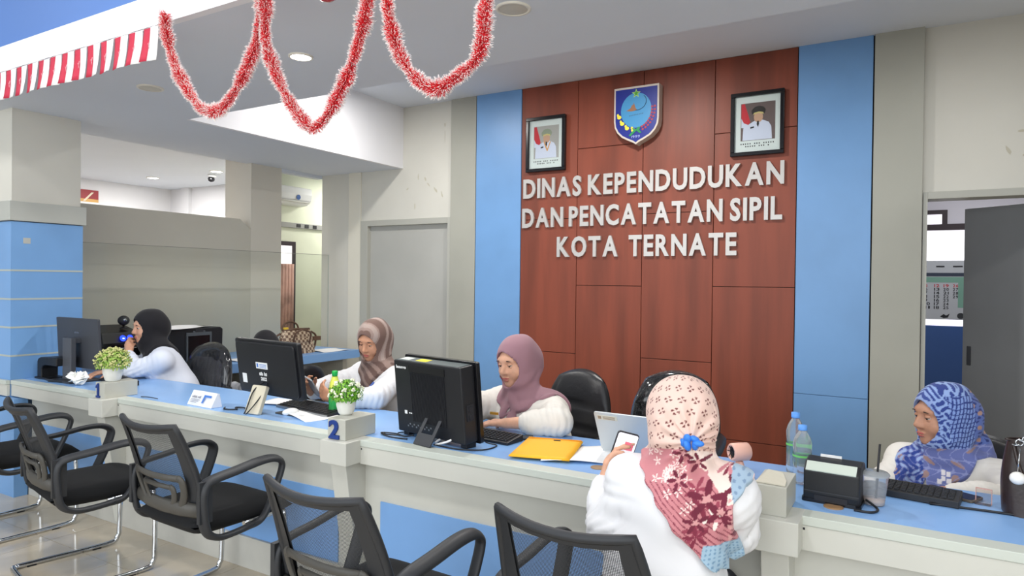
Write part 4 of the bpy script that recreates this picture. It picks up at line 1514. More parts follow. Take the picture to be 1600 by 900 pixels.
# two clear water bottles
M_pet = mat('clear_pet', (232, 240, 248), .06, trans=.85, ior=1.15)
M_capb = mat('blue_cap', (96, 158, 236), .4)
for i, (x, y, lab, g) in enumerate(((-.377, 2.79, 'tall clear water bottle with blue cap, the rear one of two by the label printer', None), (-.335, 2.66, 'clear water bottle with blue cap, in front of its taller twin by the label printer', None))):
    b_ = thing('water_bottle', lab, 'bottle', (x, y, Z))
    h = .225 if i == 0 else .205
    k_ = h / .225
    prof = [(.0001, .002), (.024, 0), (.031, .006), (.032, .02)]
    for q in range(9):
        prof += [(.0315, (.03 + q * .011) * k_), (.0295, (.0355 + q * .011) * k_)]
    prof += [(.032, .135 * k_), (.0325, .16 * k_), (.028, .182 * k_), (.017, .203 * k_), (.0135, .21 * k_), (.0135, .216 * k_)]
    MB().lathe(prof, 22, False).build('bottle_body', M_pet, b_)
    MB().lathe([(.0325, .075 * k_), (.0325, .125 * k_)], 22, False).build('label_band', mat_glass('label_film', (.80, .93, .86), .12) if 'label_film' not in _mats else _mats['label_film'], b_)
    MB().lathe([(.0328, .108 * k_), (.0328, .116 * k_)], 22, False).build('green_stripe', mat('label_green', (120, 206, 110), .5), b_)
    MB().lathe([(.0155, .212 * k_), (.016, .215 * k_), (.0155, .232 * k_), (.0001, .234 * k_)], 20).build('cap', M_capb, b_)

# label printer
pr = thing('label_printer', 'black label printer with pale top band on the worktop right of the torn block', 'printer', (-.215, 2.52, Z), R(-4))
MB().prism([(-.07, 0), (.065, 0), (.072, .09), (.05, .128), (.0, .138), (-.045, .13), (-.072, .105), (-.074, .03)], -.085, .085, 'x').build('case', M_black, pr, .006)
MB().prism([(-.073, .103), (-.048, .128), (-.046, .130), (-.0745, .106)], -.078, .074, 'x').build('pale_band', mat('pale_band', (196, 206, 196), .4), pr)
bx('front_groove', M_dark, -.082, .082, -.076, -.072, .036, .039, pr)
bx('paper_slot', M_ink, -.05, .05, -.0755, -.07, .008, .026, pr)
bx('paper_end', M_white, -.045, .02, .0, .006, .135, .146, pr)
MB().rbox(-.09, .09, -.075, .07, 0, .012, .01).build('base', M_blackg, pr)

# iced drink in a clear cup with straw
cp = thing('drink_cup', 'nearly empty clear plastic cup with black straw beside the label printer', 'cup', (-.098, 2.535, Z))
MB().lathe([(.0001, .001), (.030, .001), (.031, .004), (.042, .095), (.044, .098), (.043, .100)], 26, False).build('cup_wall', mat('frosted_cup', (236, 238, 242), .18, trans=.75, ior=1.08), cp)
MB().lathe([(.0001, .003), (.0285, .003), (.031, .022), (.0001, .022)], 24).build('drink', mat('milk_tea', (206, 176, 156), .3), cp)
MB().lathe([(.045, .097), (.046, .101), (.040, .108), (.0001, .109)], 26, False).build('lid', mat('clear_lid', (228, 234, 238), .12, trans=.7, ior=1.08), cp)
MB().tube([(.004, .0, .012), (.014, .0, .20)], .0036, 8).build('straw', M_black, cp)

kb4 = thing('keyboard', 'black keyboard on the worktop in front of the woman in the blue headscarf', 'keyboard', (.0, 2.70, Z), R(-8))
keyboard(kb4, .30, .11, .024, M_black, .012)
gs = thing('acrylic_stand', 'tiny clear acrylic stand between phone and brown handbag', 'stand', (.215, 2.74, Z), R(-12))
M_acr = mat_glass('clear_acrylic', (.93, .88, .86), .12)
bx('plate', M_acr, -.022, .022, -.002, .002, 0, .05, gs)
bx('foot', M_acr, -.022, .022, -.025, .0, 0, .003, gs)
bx('plate_edge', mat('acrylic_edge', (206, 160, 150), .3), -.023, -.021, -.003, .003, 0, .05, gs)
bx('plate_edge', _mats['acrylic_edge'], .021, .023, -.003, .003, 0, .05, gs)
bx('plate_edge', _mats['acrylic_edge'], -.022, .022, -.003, .003, .048, .051, gs)

# dark brown handbag with charms at the right edge
M_brl = mat('dark_brown_leather', (46, 34, 32), .35, bump=(60, .3, .003))
hb = thing('leather_handbag', 'dark brown leather handbag with charms at the right edge of the worktop', 'bag', (.385, 2.70, Z), R(4))
MB().grid(lambda u, v: (0, 0, 0), 1, 1)
bg = MB()


def bagp(u, v):
    t = u * 2 * PI
    w = .125 - .012 * v + .01 * math.sin(PI * v)
    d = .065 - .03 * v
    e = 2 / 3.2
    cx, sx = math.cos(t), math.sin(t)
    x = w * math.copysign(abs(cx) ** e, cx)
    y = d * math.copysign(abs(sx) ** e, sx)
    return (x, y, .235 * v - .012 * (1 - (x / w) ** 2) * (1 if v > .95 else 0))


bg.grid(bagp, 40, 14)
bg.lathe([(.0001, .001), (.1, .001)], 3, False)
bg.build('bag_body', M_brl, hb)
MB().tube([(.118 * math.cos(t), .038 * math.sin(t), .232) for t in [2 * PI * k / 30 for k in range(31)]], .004, 6).build('rim_piping', M_brl, hb)
MB().tube(curve_pts([(-.105, -.038, .225), (-.09, -.058, .15), (-.05, -.067, .08), (.02, -.069, .05), (.1, -.062, .04)], 6), .005, 6).build('seam_piping', M_brl, hb)
MB().tube(curve_pts([(-.07, -.03, .23), (-.06, -.05, .30), (0, -.055, .335), (.06, -.05, .30), (.07, -.03, .23)], 6), .008, 8).build('handle', M_brl, hb)
ch = MB()
for k in range(9):
    a = k / 8
    ch.M = Matrix.Translation((-.10 + .07 * a, -.048, .225 + .02 * math.sin(PI * a))) @ Matrix.Rotation(R(90 * (k % 2)), 4, 'X')
    ch.lathe([(.010, -.002), (.0125, 0), (.010, .002), (.0075, 0), (.010, -.002)], 12, False)
ch.build('chain', M_chrome, hb)
MB().ell((-.098, -.068, .125), (.022, .02, .02), 18, 12).build('white_charm', mat('pearl_white', (236, 234, 230), .3), hb)
MB().tube([(-.097, -.062, .145), (-.09, -.05, .215)], .002, 6).build('charm_cord', M_chrome, hb)
wc = MB()
wc.rbox(-.072, -.054, -.080, -.068, .075, .165, .004, 2, 'y')
wc.M = Matrix.Translation((-.046, -.082, .125))
wc.ell((0, 0, 0), (.02, .008, .026), 12, 8)
wc.build('wooden_charm', mat('light_wood', (206, 166, 116), .5), hb)

# ------------------------------------------------------------------ things on the rear desk
p1 = thing('ink_printer', 'black printer with glowing blue display behind the woman in black headscarf', 'printer', (-5.52, 3.08, ZT))
MB().prism([(-.16, 0), (.15, 0), (.15, .20), (.12, .28), (-.10, .33), (-.16, .31)], -.16, .14, 'y').build('case', M_black, p1, .008)
M_blueglow = mat('blue_display', (20, 40, 220), .3, emit=((30, 60, 255), 3.0))
dg_ = MB()
dg_.M = frame((.151, .05, .235), (0, 1, 0), (-.3, 0, 1))
for s_ in (-1, 1):
    dg_.M = frame((.153, .02 + s_ * .028, .235), (0, 1, 0), (-.37, 0, 1))
    dg_.lathe([(.024, 0), (.024, .003)], 18)
d1 = dg_.build('blue_display', M_blueglow, p1)
dw = MB()
for s_ in (-1, 1):
    dw.M = frame((.1565, .02 + s_ * .028, .235), (0, 1, 0), (-.37, 0, 1))
    dw.box(-.004, .009, -.004, .003, 0, .001)
dw.build('display_mark', mat('display_white', (230, 240, 255), .3, emit=((220, 235, 255), 3)), p1)
bx('paper_tray', M_blackg, .15, .155, -.12, .12, .10, .185, p1)
bx('tray_edge', M_white, .155, .157, -.10, .10, .155, .159, p1)
wb = thing('web_camera', 'round black web camera on top of the printer with the blue display', 'camera', (-5.46, 3.13, ZT + .305))
MB().lathe([(.03, 0), (.03, .008), (.01, .012), (.01, .04)], 14).build('stand', M_black, wb)
MB().ell((0, 0, .065), (.04, .045, .04), 16, 10).build('camera_ball', M_dark, wb)
wl = MB()
wl.M = frame((.034, -.01, .07), (0, 1, 0), (0, 0, 1))
wl.lathe([(.014, 0), (.014, .008), (.0001, .009)], 14)
wl.build('lens', M_chrome, wb)

p2 = thing('card_printer', 'large black card printer with papers on top behind the film-wrapped chair', 'printer', (-5.20, 3.52, ZT))
MB().prism([(-.24, 0), (.24, 0), (.245, .29), (.22, .305), (-.22, .305), (-.245, .29)], -.12, .12, 'x').build('case', M_black, p2, .008)
fr_ = MB()
fr_.box(.12, .13, -.10, .13, .245, .27)
fr_.box(.12, .13, -.10, -.085, .02, .245)
fr_.box(.12, .13, .115, .13, .02, .245)
fr_.box(.12, .128, -.04, .07, .27, .282)
fr_.build('front_frame', mat('slate_frame', (78, 84, 90), .4), p2, .002)
bx('badge', M_ink, .128, .131, -.02, .05, .274, .296, p2)
bx('front_door', M_blackg, .12, .124, -.085, .115, .02, .245, p2)
paper('paper_sheet', -5.17, 3.46, ZT + .306, .20, .42, R(8), 'white papers lying on top of the large card printer', .008)
paper('paper_sheet', -5.05, 3.98, ZT + .001, .22, .30, R(5), 'white papers on the rear desk right of the card printer', .004)
paper('paper_sheet', -5.05, 4.98, ZT + .001, .22, .34, R(-4), 'white papers on the rear desk beside the checkered bag', .006)


def mat_check(name, c1, c2, scale):
    m = bpy.data.materials.new(name)
    m.use_nodes = True
    nt = m.node_tree
    b = nt.nodes['Principled BSDF']
    b.inputs['Roughness'].default_value = .5
    tc = nt.nodes.new('ShaderNodeTexCoord')
    ck = nt.nodes.new('ShaderNodeTexChecker')
    ck.inputs['Scale'].default_value = scale
    ck.inputs['Color1'].default_value = lin(c1)
    ck.inputs['Color2'].default_value = lin(c2)
    nt.links.new(tc.outputs['Object'], ck.inputs['Vector'])
    nt.links.new(ck.outputs['Color'], b.inputs['Base Color'])
    return m


cbag = thing('checkered_handbag', 'brown and beige checkered handbag on the rear desk', 'bag', (-5.14, 4.62, ZT), R(90))
cg = MB()


def cbp(u, v):
    t = u * 2 * PI
    w = .215 - .05 * v * v
    d = .085 * (1 - .55 * v)
    cx, sx = math.cos(t), math.sin(t)
    return (w * math.copysign(abs(cx) ** .7, cx), d * math.copysign(abs(sx) ** .7, sx), .225 * v)


cg.grid(cbp, 36, 12)
cg.lathe([(.0001, .001), (.08, .001)], 4, False)
M_strap = mat('brown_strap', (92, 66, 50), .45)
cg.build('bag_body', mat_check('checkered_canvas', (196, 176, 150), (108, 82, 66), 38), cbag)
MB().tube([(-.165, 0, .226), (0, 0, .232), (.165, 0, .226)], .014, 8).build('zip_edge', M_strap, cbag)
for s_ in (-1, 1):
    MB().tube(curve_pts([(-.10, -.075, .10), (-.095, -.10, .20), (-.03, -.12, .235), (.03, -.12, .22), (.095, -.10, .19), (.10, -.075, .10)] if s_ < 0 else [(-.10, .07, .12), (-.09, .08, .26), (0, .085, .30), (.09, .08, .26), (.10, .07, .12)], 6), .009, 8).build('handle', M_strap, cbag)
for s_ in (-1, 1):
    MB().tube(curve_pts([(s_ * .19, 0, .20), (s_ * .25, 0, .16), (s_ * .245, 0, .07), (s_ * .215, 0, .02)], 5), .010, 8).build('side_strap', M_strap, cbag)
MB().rbox(.20, .30, -.03, .03, .11, .15, .01).build('leather_tag', M_strap, cbag)
bx('yellow_pull', mat('yellow_pull', (226, 190, 60), .5), -.15, -.10, -.01, .012, .236, .256, cbag, .003)

# ------------------------------------------------------------------ people: smooth implicit surfaces turned into meshes
class Field:
    def __init__(s, lo, hi, h):
        s.lo = np.array(lo, np.float32)
        s.h = h
        s.n = np.ceil((np.array(hi) - s.lo) / h).astype(int) + 1
        s.d = np.full(s.n, 9.0, np.float32)
        s.ax = [s.lo[i] + h * np.arange(s.n[i], dtype=np.float32) for i in range(3)]

    def sub(s, lo, hi):
        i0 = np.clip(np.floor((np.array(lo) - s.lo) / s.h).astype(int), 0, s.n)
        i1 = np.clip(np.ceil((np.array(hi) - s.lo) / s.h).astype(int) + 1, 0, s.n)
        if np.any(i1 <= i0):
            return None
        sl = tuple(slice(a, b) for a, b in zip(i0, i1))
        return sl, s.ax[0][sl[0]][:, None, None], s.ax[1][sl[1]][None, :, None], s.ax[2][sl[2]][None, None, :]

    def join(s, sl, d, k):
        a = s.d[sl]
        if k > 0:
            hh = np.maximum(k - np.abs(a - d), 0) / k
            s.d[sl] = np.minimum(a, d) - hh * hh * k * .25
        else:
            s.d[sl] = np.minimum(a, d)

    def cut(s, sl, d, k=.006):
        a = s.d[sl]
        d = -d
        hh = np.maximum(k - np.abs(a - d), 0) / k
        s.d[sl] = np.maximum(a, d) + hh * hh * k * .25

    def cap(s, a, b, ra, rb=None, k=.02):
        rb = ra if rb is None else rb
        a, b = np.array(a, float), np.array(b, float)
        m = max(ra, rb) + k + 3 * s.h
        q = s.sub(np.minimum(a, b) - m, np.maximum(a, b) + m)
        if q is None:
            return
        sl, x, y, z = q
        ab = b - a
        L = max(ab @ ab, 1e-9)
        t = np.clip(((x - a[0]) * ab[0] + (y - a[1]) * ab[1] + (z - a[2]) * ab[2]) / L, 0, 1)
        d = np.sqrt((x - a[0] - t * ab[0]) ** 2 + (y - a[1] - t * ab[1]) ** 2 + (z - a[2] - t * ab[2]) ** 2) - (ra + (rb - ra) * t)
        s.join(sl, d.astype(np.float32), k)

    def _ell(s, c, r, M, k):
        c = np.array(c, float)
        M = np.eye(3) if M is None else np.array(M)
        ext = np.sqrt(((M * np.array(r)[None, :]) ** 2).sum(1))
        m = ext + k + 3 * s.h
        q = s.sub(c - m, c + m)
        if q is None:
            return None
        sl, x, y, z = q
        x, y, z = x - c[0], y - c[1], z - c[2]
        p = [(x * M[0][i] + y * M[1][i] + z * M[2][i]) for i in range(3)]
        k0 = np.sqrt(sum((p[i] / r[i]) ** 2 for i in range(3)))
        k1 = np.sqrt(sum((p[i] / r[i] ** 2) ** 2 for i in range(3))) + 1e-6
        return sl, (k0 * (k0 - 1) / k1).astype(np.float32)

    def ell(s, c, r, M=None, k=.02):
        q = s._ell(c, r, M, k)
        if q:
            s.join(q[0], q[1], k)

    def dig(s, c, r, M=None, k=.01):
        q = s._ell(c, r, M, k)
        if q:
            s.cut(q[0], q[1], k)

    def all(s):
        return s.ax[0][:, None, None], s.ax[1][None, :, None], s.ax[2][None, None, :]

    def wave(s, amp, zlo=-9, zhi=9, seed=0, f=1.0):
        """cloth folds: small shifts of the surface"""
        x, y, z = s.all()
        w = np.sin(31 * f * (x * .8 + z * .9) + 3 * np.sin(9 * y + seed)) + .8 * np.sin(27 * f * (y * .9 - z * .8) + 2.5 * np.sin(11 * x + seed * 2)) + .6 * np.sin(48 * f * (x * .5 - y * .6 + z * .4) + seed)
        g = np.clip((z - zlo) / .06, 0, 1) * np.clip((zhi - z) / .06, 0, 1)
        s.d += (amp * w * g).astype(np.float32)

    def mesh(s, name):
        d = s.d
        neg = d < 0
        nx, ny, nz = d.shape
        cnt = np.zeros((nx - 1, ny - 1, nz - 1), np.uint8)
        for i in (0, 1):
            for j in (0, 1):
                for k in (0, 1):
                    cnt += neg[i:nx - 1 + i, j:ny - 1 + j, k:nz - 1 + k]
        act = (cnt > 0) & (cnt < 8)
        I = np.argwhere(act)
        idx = np.full(act.shape, -1, np.int32)
        idx[act] = np.arange(len(I))
        cv = {}
        for i in (0, 1):
            for j in (0, 1):
                for k in (0, 1):
                    cv[(i, j, k)] = d[I[:, 0] + i, I[:, 1] + j, I[:, 2] + k]
        acc = np.zeros((len(I), 3))
        num = np.zeros(len(I))
        for ax in range(3):
            for u in (0, 1):
                for w in (0, 1):
                    a = [0, 0, 0]
                    o = [q for q in range(3) if q != ax]
                    a[o[0]], a[o[1]] = u, w
                    b = list(a)
                    b[ax] = 1
                    va, vb = cv[tuple(a)], cv[tuple(b)]
                    m = (va < 0) != (vb < 0)
                    t = np.where(m, va / np.where(m, va - vb, 1), 0)
                    p = np.zeros((len(I), 3))
                    p[:, o[0]], p[:, o[1]] = u, w
                    p[:, ax] = t
                    acc += p * m[:, None]
                    num += m
        V = s.lo + s.h * (I + acc / num[:, None])
        Q = []
        for ax in range(3):
            sl0 = [slice(None)] * 3
            sl1 = [slice(None)] * 3
            sl0[ax] = slice(0, -1)
            sl1[ax] = slice(1, None)
            ch = neg[tuple(sl0)] != neg[tuple(sl1)]
            E = np.argwhere(ch)
            o = [q for q in range(3) if q != ax]
            ok = (E[:, o[0]] > 0) & (E[:, o[1]] > 0) & (E[:, o[0]] < d.shape[o[0]] - 1) & (E[:, o[1]] < d.shape[o[1]] - 1)
            E = E[ok]
            sg = neg[tuple(E.T)]
            qs = []
            for du, dv in ((-1, -1), (0, -1), (0, 0), (-1, 0)):
                c = E.copy()
                c[:, o[0]] += du
                c[:, o[1]] += dv
                qs.append(idx[tuple(c.T)])
            q = np.stack(qs, 1)
            flip = sg if ax != 1 else ~sg
            q[~flip] = q[~flip][:, ::-1]
            Q.append(q)
        Q = np.concatenate(Q)
        Q = Q[(Q >= 0).all(1)]
        me = bpy.data.meshes.new(name)
        me.vertices.add(len(V))
        me.vertices.foreach_set('co', V.astype(np.float32).ravel())
        me.loops.add(len(Q) * 4)
        me.loops.foreach_set('vertex_index', Q.astype(np.int32).ravel())
        me.polygons.add(len(Q))
        me.polygons.foreach_set('loop_start', np.arange(len(Q), dtype=np.int32) * 4)
        me.polygons.foreach_set('loop_total', np.full(len(Q), 4, np.int32))
        me.polygons.foreach_set('use_smooth', np.ones(len(Q), bool))
        me.update(calc_edges=True)
        me.validate()
        return me, V


def nv(a):
    a = np.array(a, float)
    return a / np.linalg.norm(a)


def head_matrix(f, pitch, roll=0):
    """columns: right, forward, up of a head facing f, nodding down by pitch, tilting by roll"""
    f = nv([f[0], f[1], 0])
    r = np.array([f[1], -f[0], 0])
    u = np.array([0, 0, 1.0])
    p = R(pitch)
    f2 = f * math.cos(p) - u * math.sin(p)
    u2 = u * math.cos(p) + f * math.sin(p)
    q = R(roll)
    r3 = r * math.cos(q) + u2 * math.sin(q)
    u3 = u2 * math.cos(q) - r * math.sin(q)
    return np.stack([r3, f2, u3], 1)


M_skin = mat('skin_tan', (222, 170, 142), .5, var=(40, .05), spec=.4)
M_skin2 = mat('skin_warm_brown', (200, 146, 116), .5, var=(40, .05), spec=.4)
M_skin4 = mat('skin_deep_tan', (190, 140, 114), .5, var=(40, .05), spec=.4)
M_lip = mat('lip_rose', (178, 88, 84), .45)
M_brow = mat('eyebrow_dark', (58, 42, 38), .7)
M_eyew = mat('eye_white', (226, 220, 214), .3)
M_iris = mat('iris_dark', (30, 20, 18), .2)


def add_head(F, H, M, hs=1.0, full=1.0):
    W = lambda p: H + M @ (np.array(p) * hs)
    e = lambda c, r, k=.02: F.ell(W(c), [v * hs for v in r], M, k)
    e((0, -.012, .028), (.074, .092, .086), 0)
    e((0, .020, -.035), (.060 * full, .068, .078), .03)
    e((0, .062, -.094), (.026, .022, .020), .03)
    for s in (-1, 1):
        e((s * .036, .053, -.034), (.028 * full, .028, .028), .025)
        e((s * .076, -.005, -.004), (.010, .018, .030), .01)
    e((0, .070, .026), (.052, .021, .016), .025)
    for s in (-1, 1):
        F.dig(W((s * .031, .098, .004)), [.020 * hs, .017 * hs, .012 * hs], M, .014)
    F.cap(W((0, .080, .014)), W((0, .103, -.028)), .0075 * hs, .012 * hs, .014)
    for s in (-1, 1):
        e((s * .011, .093, -.033), (.009, .010, .008), .008)
    e((0, .086, -.061), (.023, .011, .0065), .008)
    e((0, .084, -.071), (.019, .011, .007), .006)


def add_hand(F, w, d, n, s, curl, sc=.92, thumb=(.7, .6, .3), tcurl=.5):
    """w wrist point, d finger direction, n palm-facing normal, s thumb side, curl angles (deg)"""
    d, n, s = nv(d), nv(n), nv(s)
    w = np.array(w, float)
    k = .007
    offs = (.029, .010, -.010, -.028)
    lens = ((.041, .026, .021), (.046, .029, .022), (.043, .027, .021), (.034, .021, .018))
    tips = []
    for i in range(4):
        a = w + s * offs[i] * .55 * sc + d * .01
        b = w + s * offs[i] * sc + d * (.086, .090, .085, .076)[i] * sc
        F.cap(a, b, .0135 * sc, .0118 * sc, .018)
        ang = 0
        p = b
        sp = (.10, .03, -.04, -.12)[i]
        for j in range(3):
            ang += R(curl[i][j] if isinstance(curl[i], (tuple, list)) else curl[i])
            dd = math.cos(ang) * nv(d + s * sp) + math.sin(ang) * n
            q = p + dd * lens[i][j] * sc
            F.cap(p, q, (.0098, .0088, .0080)[j] * sc, (.0088, .0080, .0070)[j] * sc, k)
            p = q
        tips.append(p)
    b = w + s * .020 * sc + d * .022 * sc
    m = b + nv(s * thumb[0] + d * thumb[1] + n * thumb[2]) * .046 * sc
    t = m + nv(d * .85 + s * .15 + n * tcurl) * .030 * sc
    t2 = t + nv(d * .8 - s * .1 + n * tcurl * 1.4) * .022 * sc
    F.cap(b, m, .0155 * sc, .0115 * sc, .015)
    F.cap(m, t, .0112 * sc, .0098 * sc, .006)
    F.cap(t, t2, .0098 * sc, .0080 * sc, .005)
    return tips


def woman(name, label, H, f_head, pitch, roll, N, S, f_t, pelvis, arms, hijab, shirt_mat, bulk=1.0, hs=1.0, knee_dir=None, hem=.50, eyes='down', full=1.0, lap=.44, shirt_wave=.0034, trouser=(44, 46, 54), skin=None):
    skin = skin or M_skin
    """arms: list of (side, shoulder, elbow, wrist, hand dict or None); everything in world coordinates"""
    H, N, S, pelvis = [np.array(v, float) for v in (H, N, S, pelvis)]
    M = head_matrix(f_head, pitch, roll)
    f_t = nv([f_t[0], f_t[1], 0])
    r_t = np.array([f_t[1], -f_t[0], 0])
    up = nv(S - pelvis)
    Mt = np.stack([r_t, nv(np.cross(up, r_t)), up], 1)
    fw = Mt[:, 1]
    kd = nv([*(knee_dir or f_t[:2]), 0])
    allp = [H, N, S, pelvis] + [np.array(q, float) for a in arms for q in a[1:4]]
    knees = [pelvis + kd * .40 + r_t * s * .10 - np.array([0, 0, pelvis[2] - .49]) for s in (-1, 1)]
    ank = [k + kd * .02 - np.array([0, 0, k[2] - .09]) for k in knees]
    allp += knees + ank
    lo = np.min(allp, 0) - .28
    hi = np.max(allp, 0) + .28
    lo[2] = -.03
    chest = S - up * .08
    waist = pelvis + (S - pelvis) * .42

    # --- body (skin): one continuous surface
    B = Field(lo, hi, .006)
    add_head(B, H, M, hs, full)
    B.cap(H + M @ np.array([0, -.02, -.05]), N, .052, .056, .03)
    B.ell(chest, (.135 * bulk, .085 * bulk, .15), Mt, .05)
    B.cap(waist, chest, .105 * bulk, .11 * bulk, .05)
    B.ell(pelvis, (.155 * bulk, .115 * bulk, .12), Mt, .05)
    for s in (-1, 1):
        sh = S + r_t * s * .15 * bulk
        B.cap(N - up * .03, sh, .05, .05, .04)
    for side, sh, el, wr, hd in arms:
        B.cap(sh, el, .046 * bulk, .040 * bulk, .03)
        B.cap(el, wr, .038 * bulk, .025, .02)
        if hd:
            add_hand(B, wr, **{k_: v_ for k_, v_ in hd.items() if k_ != 'cuff'})
    for s, kn, an in zip((-1, 1), knees, ank):
        B.cap(pelvis + r_t * s * .085, kn, .075 * bulk, .055, .04)
        B.cap(kn, an, .054, .036, .02)
        B.cap(an - np.array([0, 0, .045]) - kd * .03, an + kd * .14 - np.array([0, 0, .06]), .034, .026, .02)
    me, V = B.mesh('body')
    body = link(name, me, skin)
    tag(body, label, 'person')

    # --- blouse
    def shirt(F, wave=True):
        F.ell(chest, (.150 * bulk, .112 * bulk, .165), Mt, .05)
        for s in (-1, 1):
            F.ell(chest + fw * .085 * bulk + r_t * s * .065 * bulk - up * .01, (.065 * bulk, .05 * bulk, .065), Mt, .05)
        F.cap(waist, chest, .138 * bulk, .135 * bulk, .05)
        F.ell(pelvis + up * .06, (.178 * bulk, .145 * bulk, .14), Mt, .06)
        F.cap(N - up * .035, N - up * .07, .066, .08, .04)
        for s in (-1, 1):
            F.cap(N - up * .05, S + r_t * s * .155 * bulk, .062, .064 * bulk, .05)
        for side, sh, el, wr, hd in arms:
            sh, el, wr = np.array(sh, float), np.array(el, float), np.array(wr, float)
            F.cap(sh, el, .068 * bulk, .060 * bulk, .045)
            F.cap(el, el + (wr - el) * .5, .058 * bulk, .050 * bulk, .02)
            F.cap(el + (wr - el) * .5, el + (wr - el) * (hd.get('cuff', .93) if hd and 'cuff' in hd else .92), .050 * bulk, .040, .02)
        if wave:
            F.wave(shirt_wave, seed=len(label))
            x, y, z = F.all()
            for i, (side, sh, el, wr, hd) in enumerate(arms):
                sh, el, wr = np.array(sh, float), np.array(el, float), np.array(wr, float)
                for c0, ax, amp, wid, lam in ((el, nv(wr - el), .0050, .10, .036), (el * .6 + sh * .4, nv(nv(el - sh) + .5 * r_t), .0042, .11, .045), (el * .35 + wr * .65, nv(wr - el), .0040, .07, .026)):
                    px, py, pz = x - c0[0], y - c0[1], z - c0[2]
                    q = np.exp(-(px * px + py * py + pz * pz) / wid ** 2)
                    t = px * ax[0] + py * ax[1] + pz * ax[2] + .25 * (px * fw[0] + py * fw[1]) + .012 * np.sin(40 * pz + i)
                    F.d += (amp * q * (1 - np.abs(np.sin(PI * t / lam + i)) * 2)).astype(np.float32)

    arms = [(a[0], a[1], a[2], a[3], ({k: v for k, v in a[4].items()} if a[4] else None)) for a in arms]
    G = Field(lo, hi, .007)
    shirt(G)
    x, y, z = G.all()
    G.d = np.maximum(G.d, (hem - .02 * np.sin(14 * x) - z).astype(np.float32) - .0 * y)
    me, V = G.mesh('blouse')
    link('blouse', me, shirt_mat, body)
    # --- trousers
    T = Field(lo, hi, .010)
    T.ell(pelvis, (.172 * bulk, .135 * bulk, .135), Mt, .05)
    for s, kn, an in zip((-1, 1), knees, ank):
        T.cap(pelvis + r_t * s * .085, kn, .092 * bulk, .075, .05)
        T.cap(kn, an + np.array([0, 0, .03]), .075, .066, .03)
    T.wave(.002, seed=3)
    me, V = T.mesh('trousers')
    link('trousers', me, mat('trouser_%d' % trouser[0], trouser, .8), body)
    Sm = MB()
    for kn, an in zip(knees, ank):
        Sm.M = frame(an + np.array([0, 0, -.09]), (kd[1], -kd[0], 0), kd)
        Sm.ell((0, .05, .032), (.045, .125, .036), 16, 8)
    Sm.build('shoe', M_black, body)

    # --- headscarf on a finer grid
    hlo = np.minimum(H, N) - np.array([.30, .30, .36])
    hhi = np.maximum(H, N) + np.array([.30, .30, .17])
    D = Field(hlo, hhi, hijab.get('h', .0055))
    SH = Field(hlo, hhi, hijab.get('h', .0055))
    shirt(SH, True)
    x, y, z = D.all()
    W = lambda p: H + M @ (np.array(p) * hs)
    wd = hijab.get('wide', 1.0)
    D.ell(W((0, -.020, .022)), [.094 * hs * wd, .120 * hs, .112 * hs], M, 0)
    D.ell(W((0, -.075, -.03)), [.076 * hs * wd, .072 * hs, .085 * hs], M, .05)
    D.cap(W((0, .012, -.06)), W((0, .012, -.125)), .080 * hs, .070 * hs, .04)
    D.cap(W((0, -.01, -.10)), N - up * .0, .078 * hs, .086, .05)
    # cape part: a layer lying on the blouse
    reg = None
    for a, b, ra, rb in hijab['drape']:
        a, b = np.array(a, float), np.array(b, float)
        ab = b - a
        L = max(ab @ ab, 1e-9)
        t = np.clip(((x - a[0]) * ab[0] + (y - a[1]) * ab[1] + (z - a[2]) * ab[2]) / L, 0, 1)
        q = np.sqrt((x - a[0] - t * ab[0]) ** 2 + (y - a[1] - t * ab[1]) ** 2 + (z - a[2] - t * ab[2]) ** 2) - (ra + (rb - ra) * t)
        reg = q if reg is None else np.minimum(reg, q)
    th = hijab.get('thick', .012)
    if 'poly' in hijab:
        pr_ = poly_sdf(hijab['poly'], x[:, 0, 0], z[0, 0, :])[:, None, :]
        reg = np.minimum(reg, np.maximum(pr_, (y - H[1] + .02)))
    layer = np.maximum(np.maximum(SH.d - th, -(SH.d + .004)), reg)
    kk = .03
    hh = np.maximum(kk - np.abs(D.d - layer), 0) / kk
    D.d = (np.minimum(D.d, layer) - hh * hh * kk * .25).astype(np.float32)
    for a, b, ra, rb in hijab.get('extra', ()):
        D.cap(a, b, ra, rb, .02)
    # folds
    P = [(x - H[0]) * M[0][i] + (y - H[1]) * M[1][i] + (z - H[2]) * M[2][i] for i in range(3)]
    fa = hijab.get('fold', .004)
    fold = np.sin(70 * (P[2] + .75 * np.abs(P[0]) + .45 * P[1]) + 2.2 * np.sin(16 * P[0]) + 1.5 * np.sin(13 * P[1]))
    fold2 = np.sin(46 * (P[2] * .6 - P[0] * .8 + .3 * P[1]) + 2 * np.sin(15 * P[2]))
    g = np.clip((-.035 - P[2]) / .05, 0, 1)
    D.d += (fa * (fold * .7 + fold2 * .5) * g + .0016 * np.sin(44 * (P[1] + .5 * P[2]) + 2 * np.sin(19 * P[0])) * (1 - g)).astype(np.float32)
    if 'gather' in hijab:
        gc, ga, gw = hijab['gather']
        dx, dz, dy = x - gc[0], z - gc[2], y - gc[1]
        rr_ = np.sqrt(dx * dx + dz * dz + .5 * dy * dy)
        an_ = np.arctan2(dz, dx)
        D.d += (ga * np.sin(13 * an_ + 1.2 * np.sin(3 * an_)) * np.exp(-((rr_ - gw * .55) / (gw * .5)) ** 2) * (y < gc[1] + .09)).astype(np.float32)
    # opening for the face
    fy = hijab.get('face_y', .030)
    ax_, az_, cz_ = .0635 * full, .0885, -.019
    hole = np.sqrt((P[0] / (ax_ * hs)) ** 2 + ((P[2] / hs - cz_) / az_) ** 2) - 1
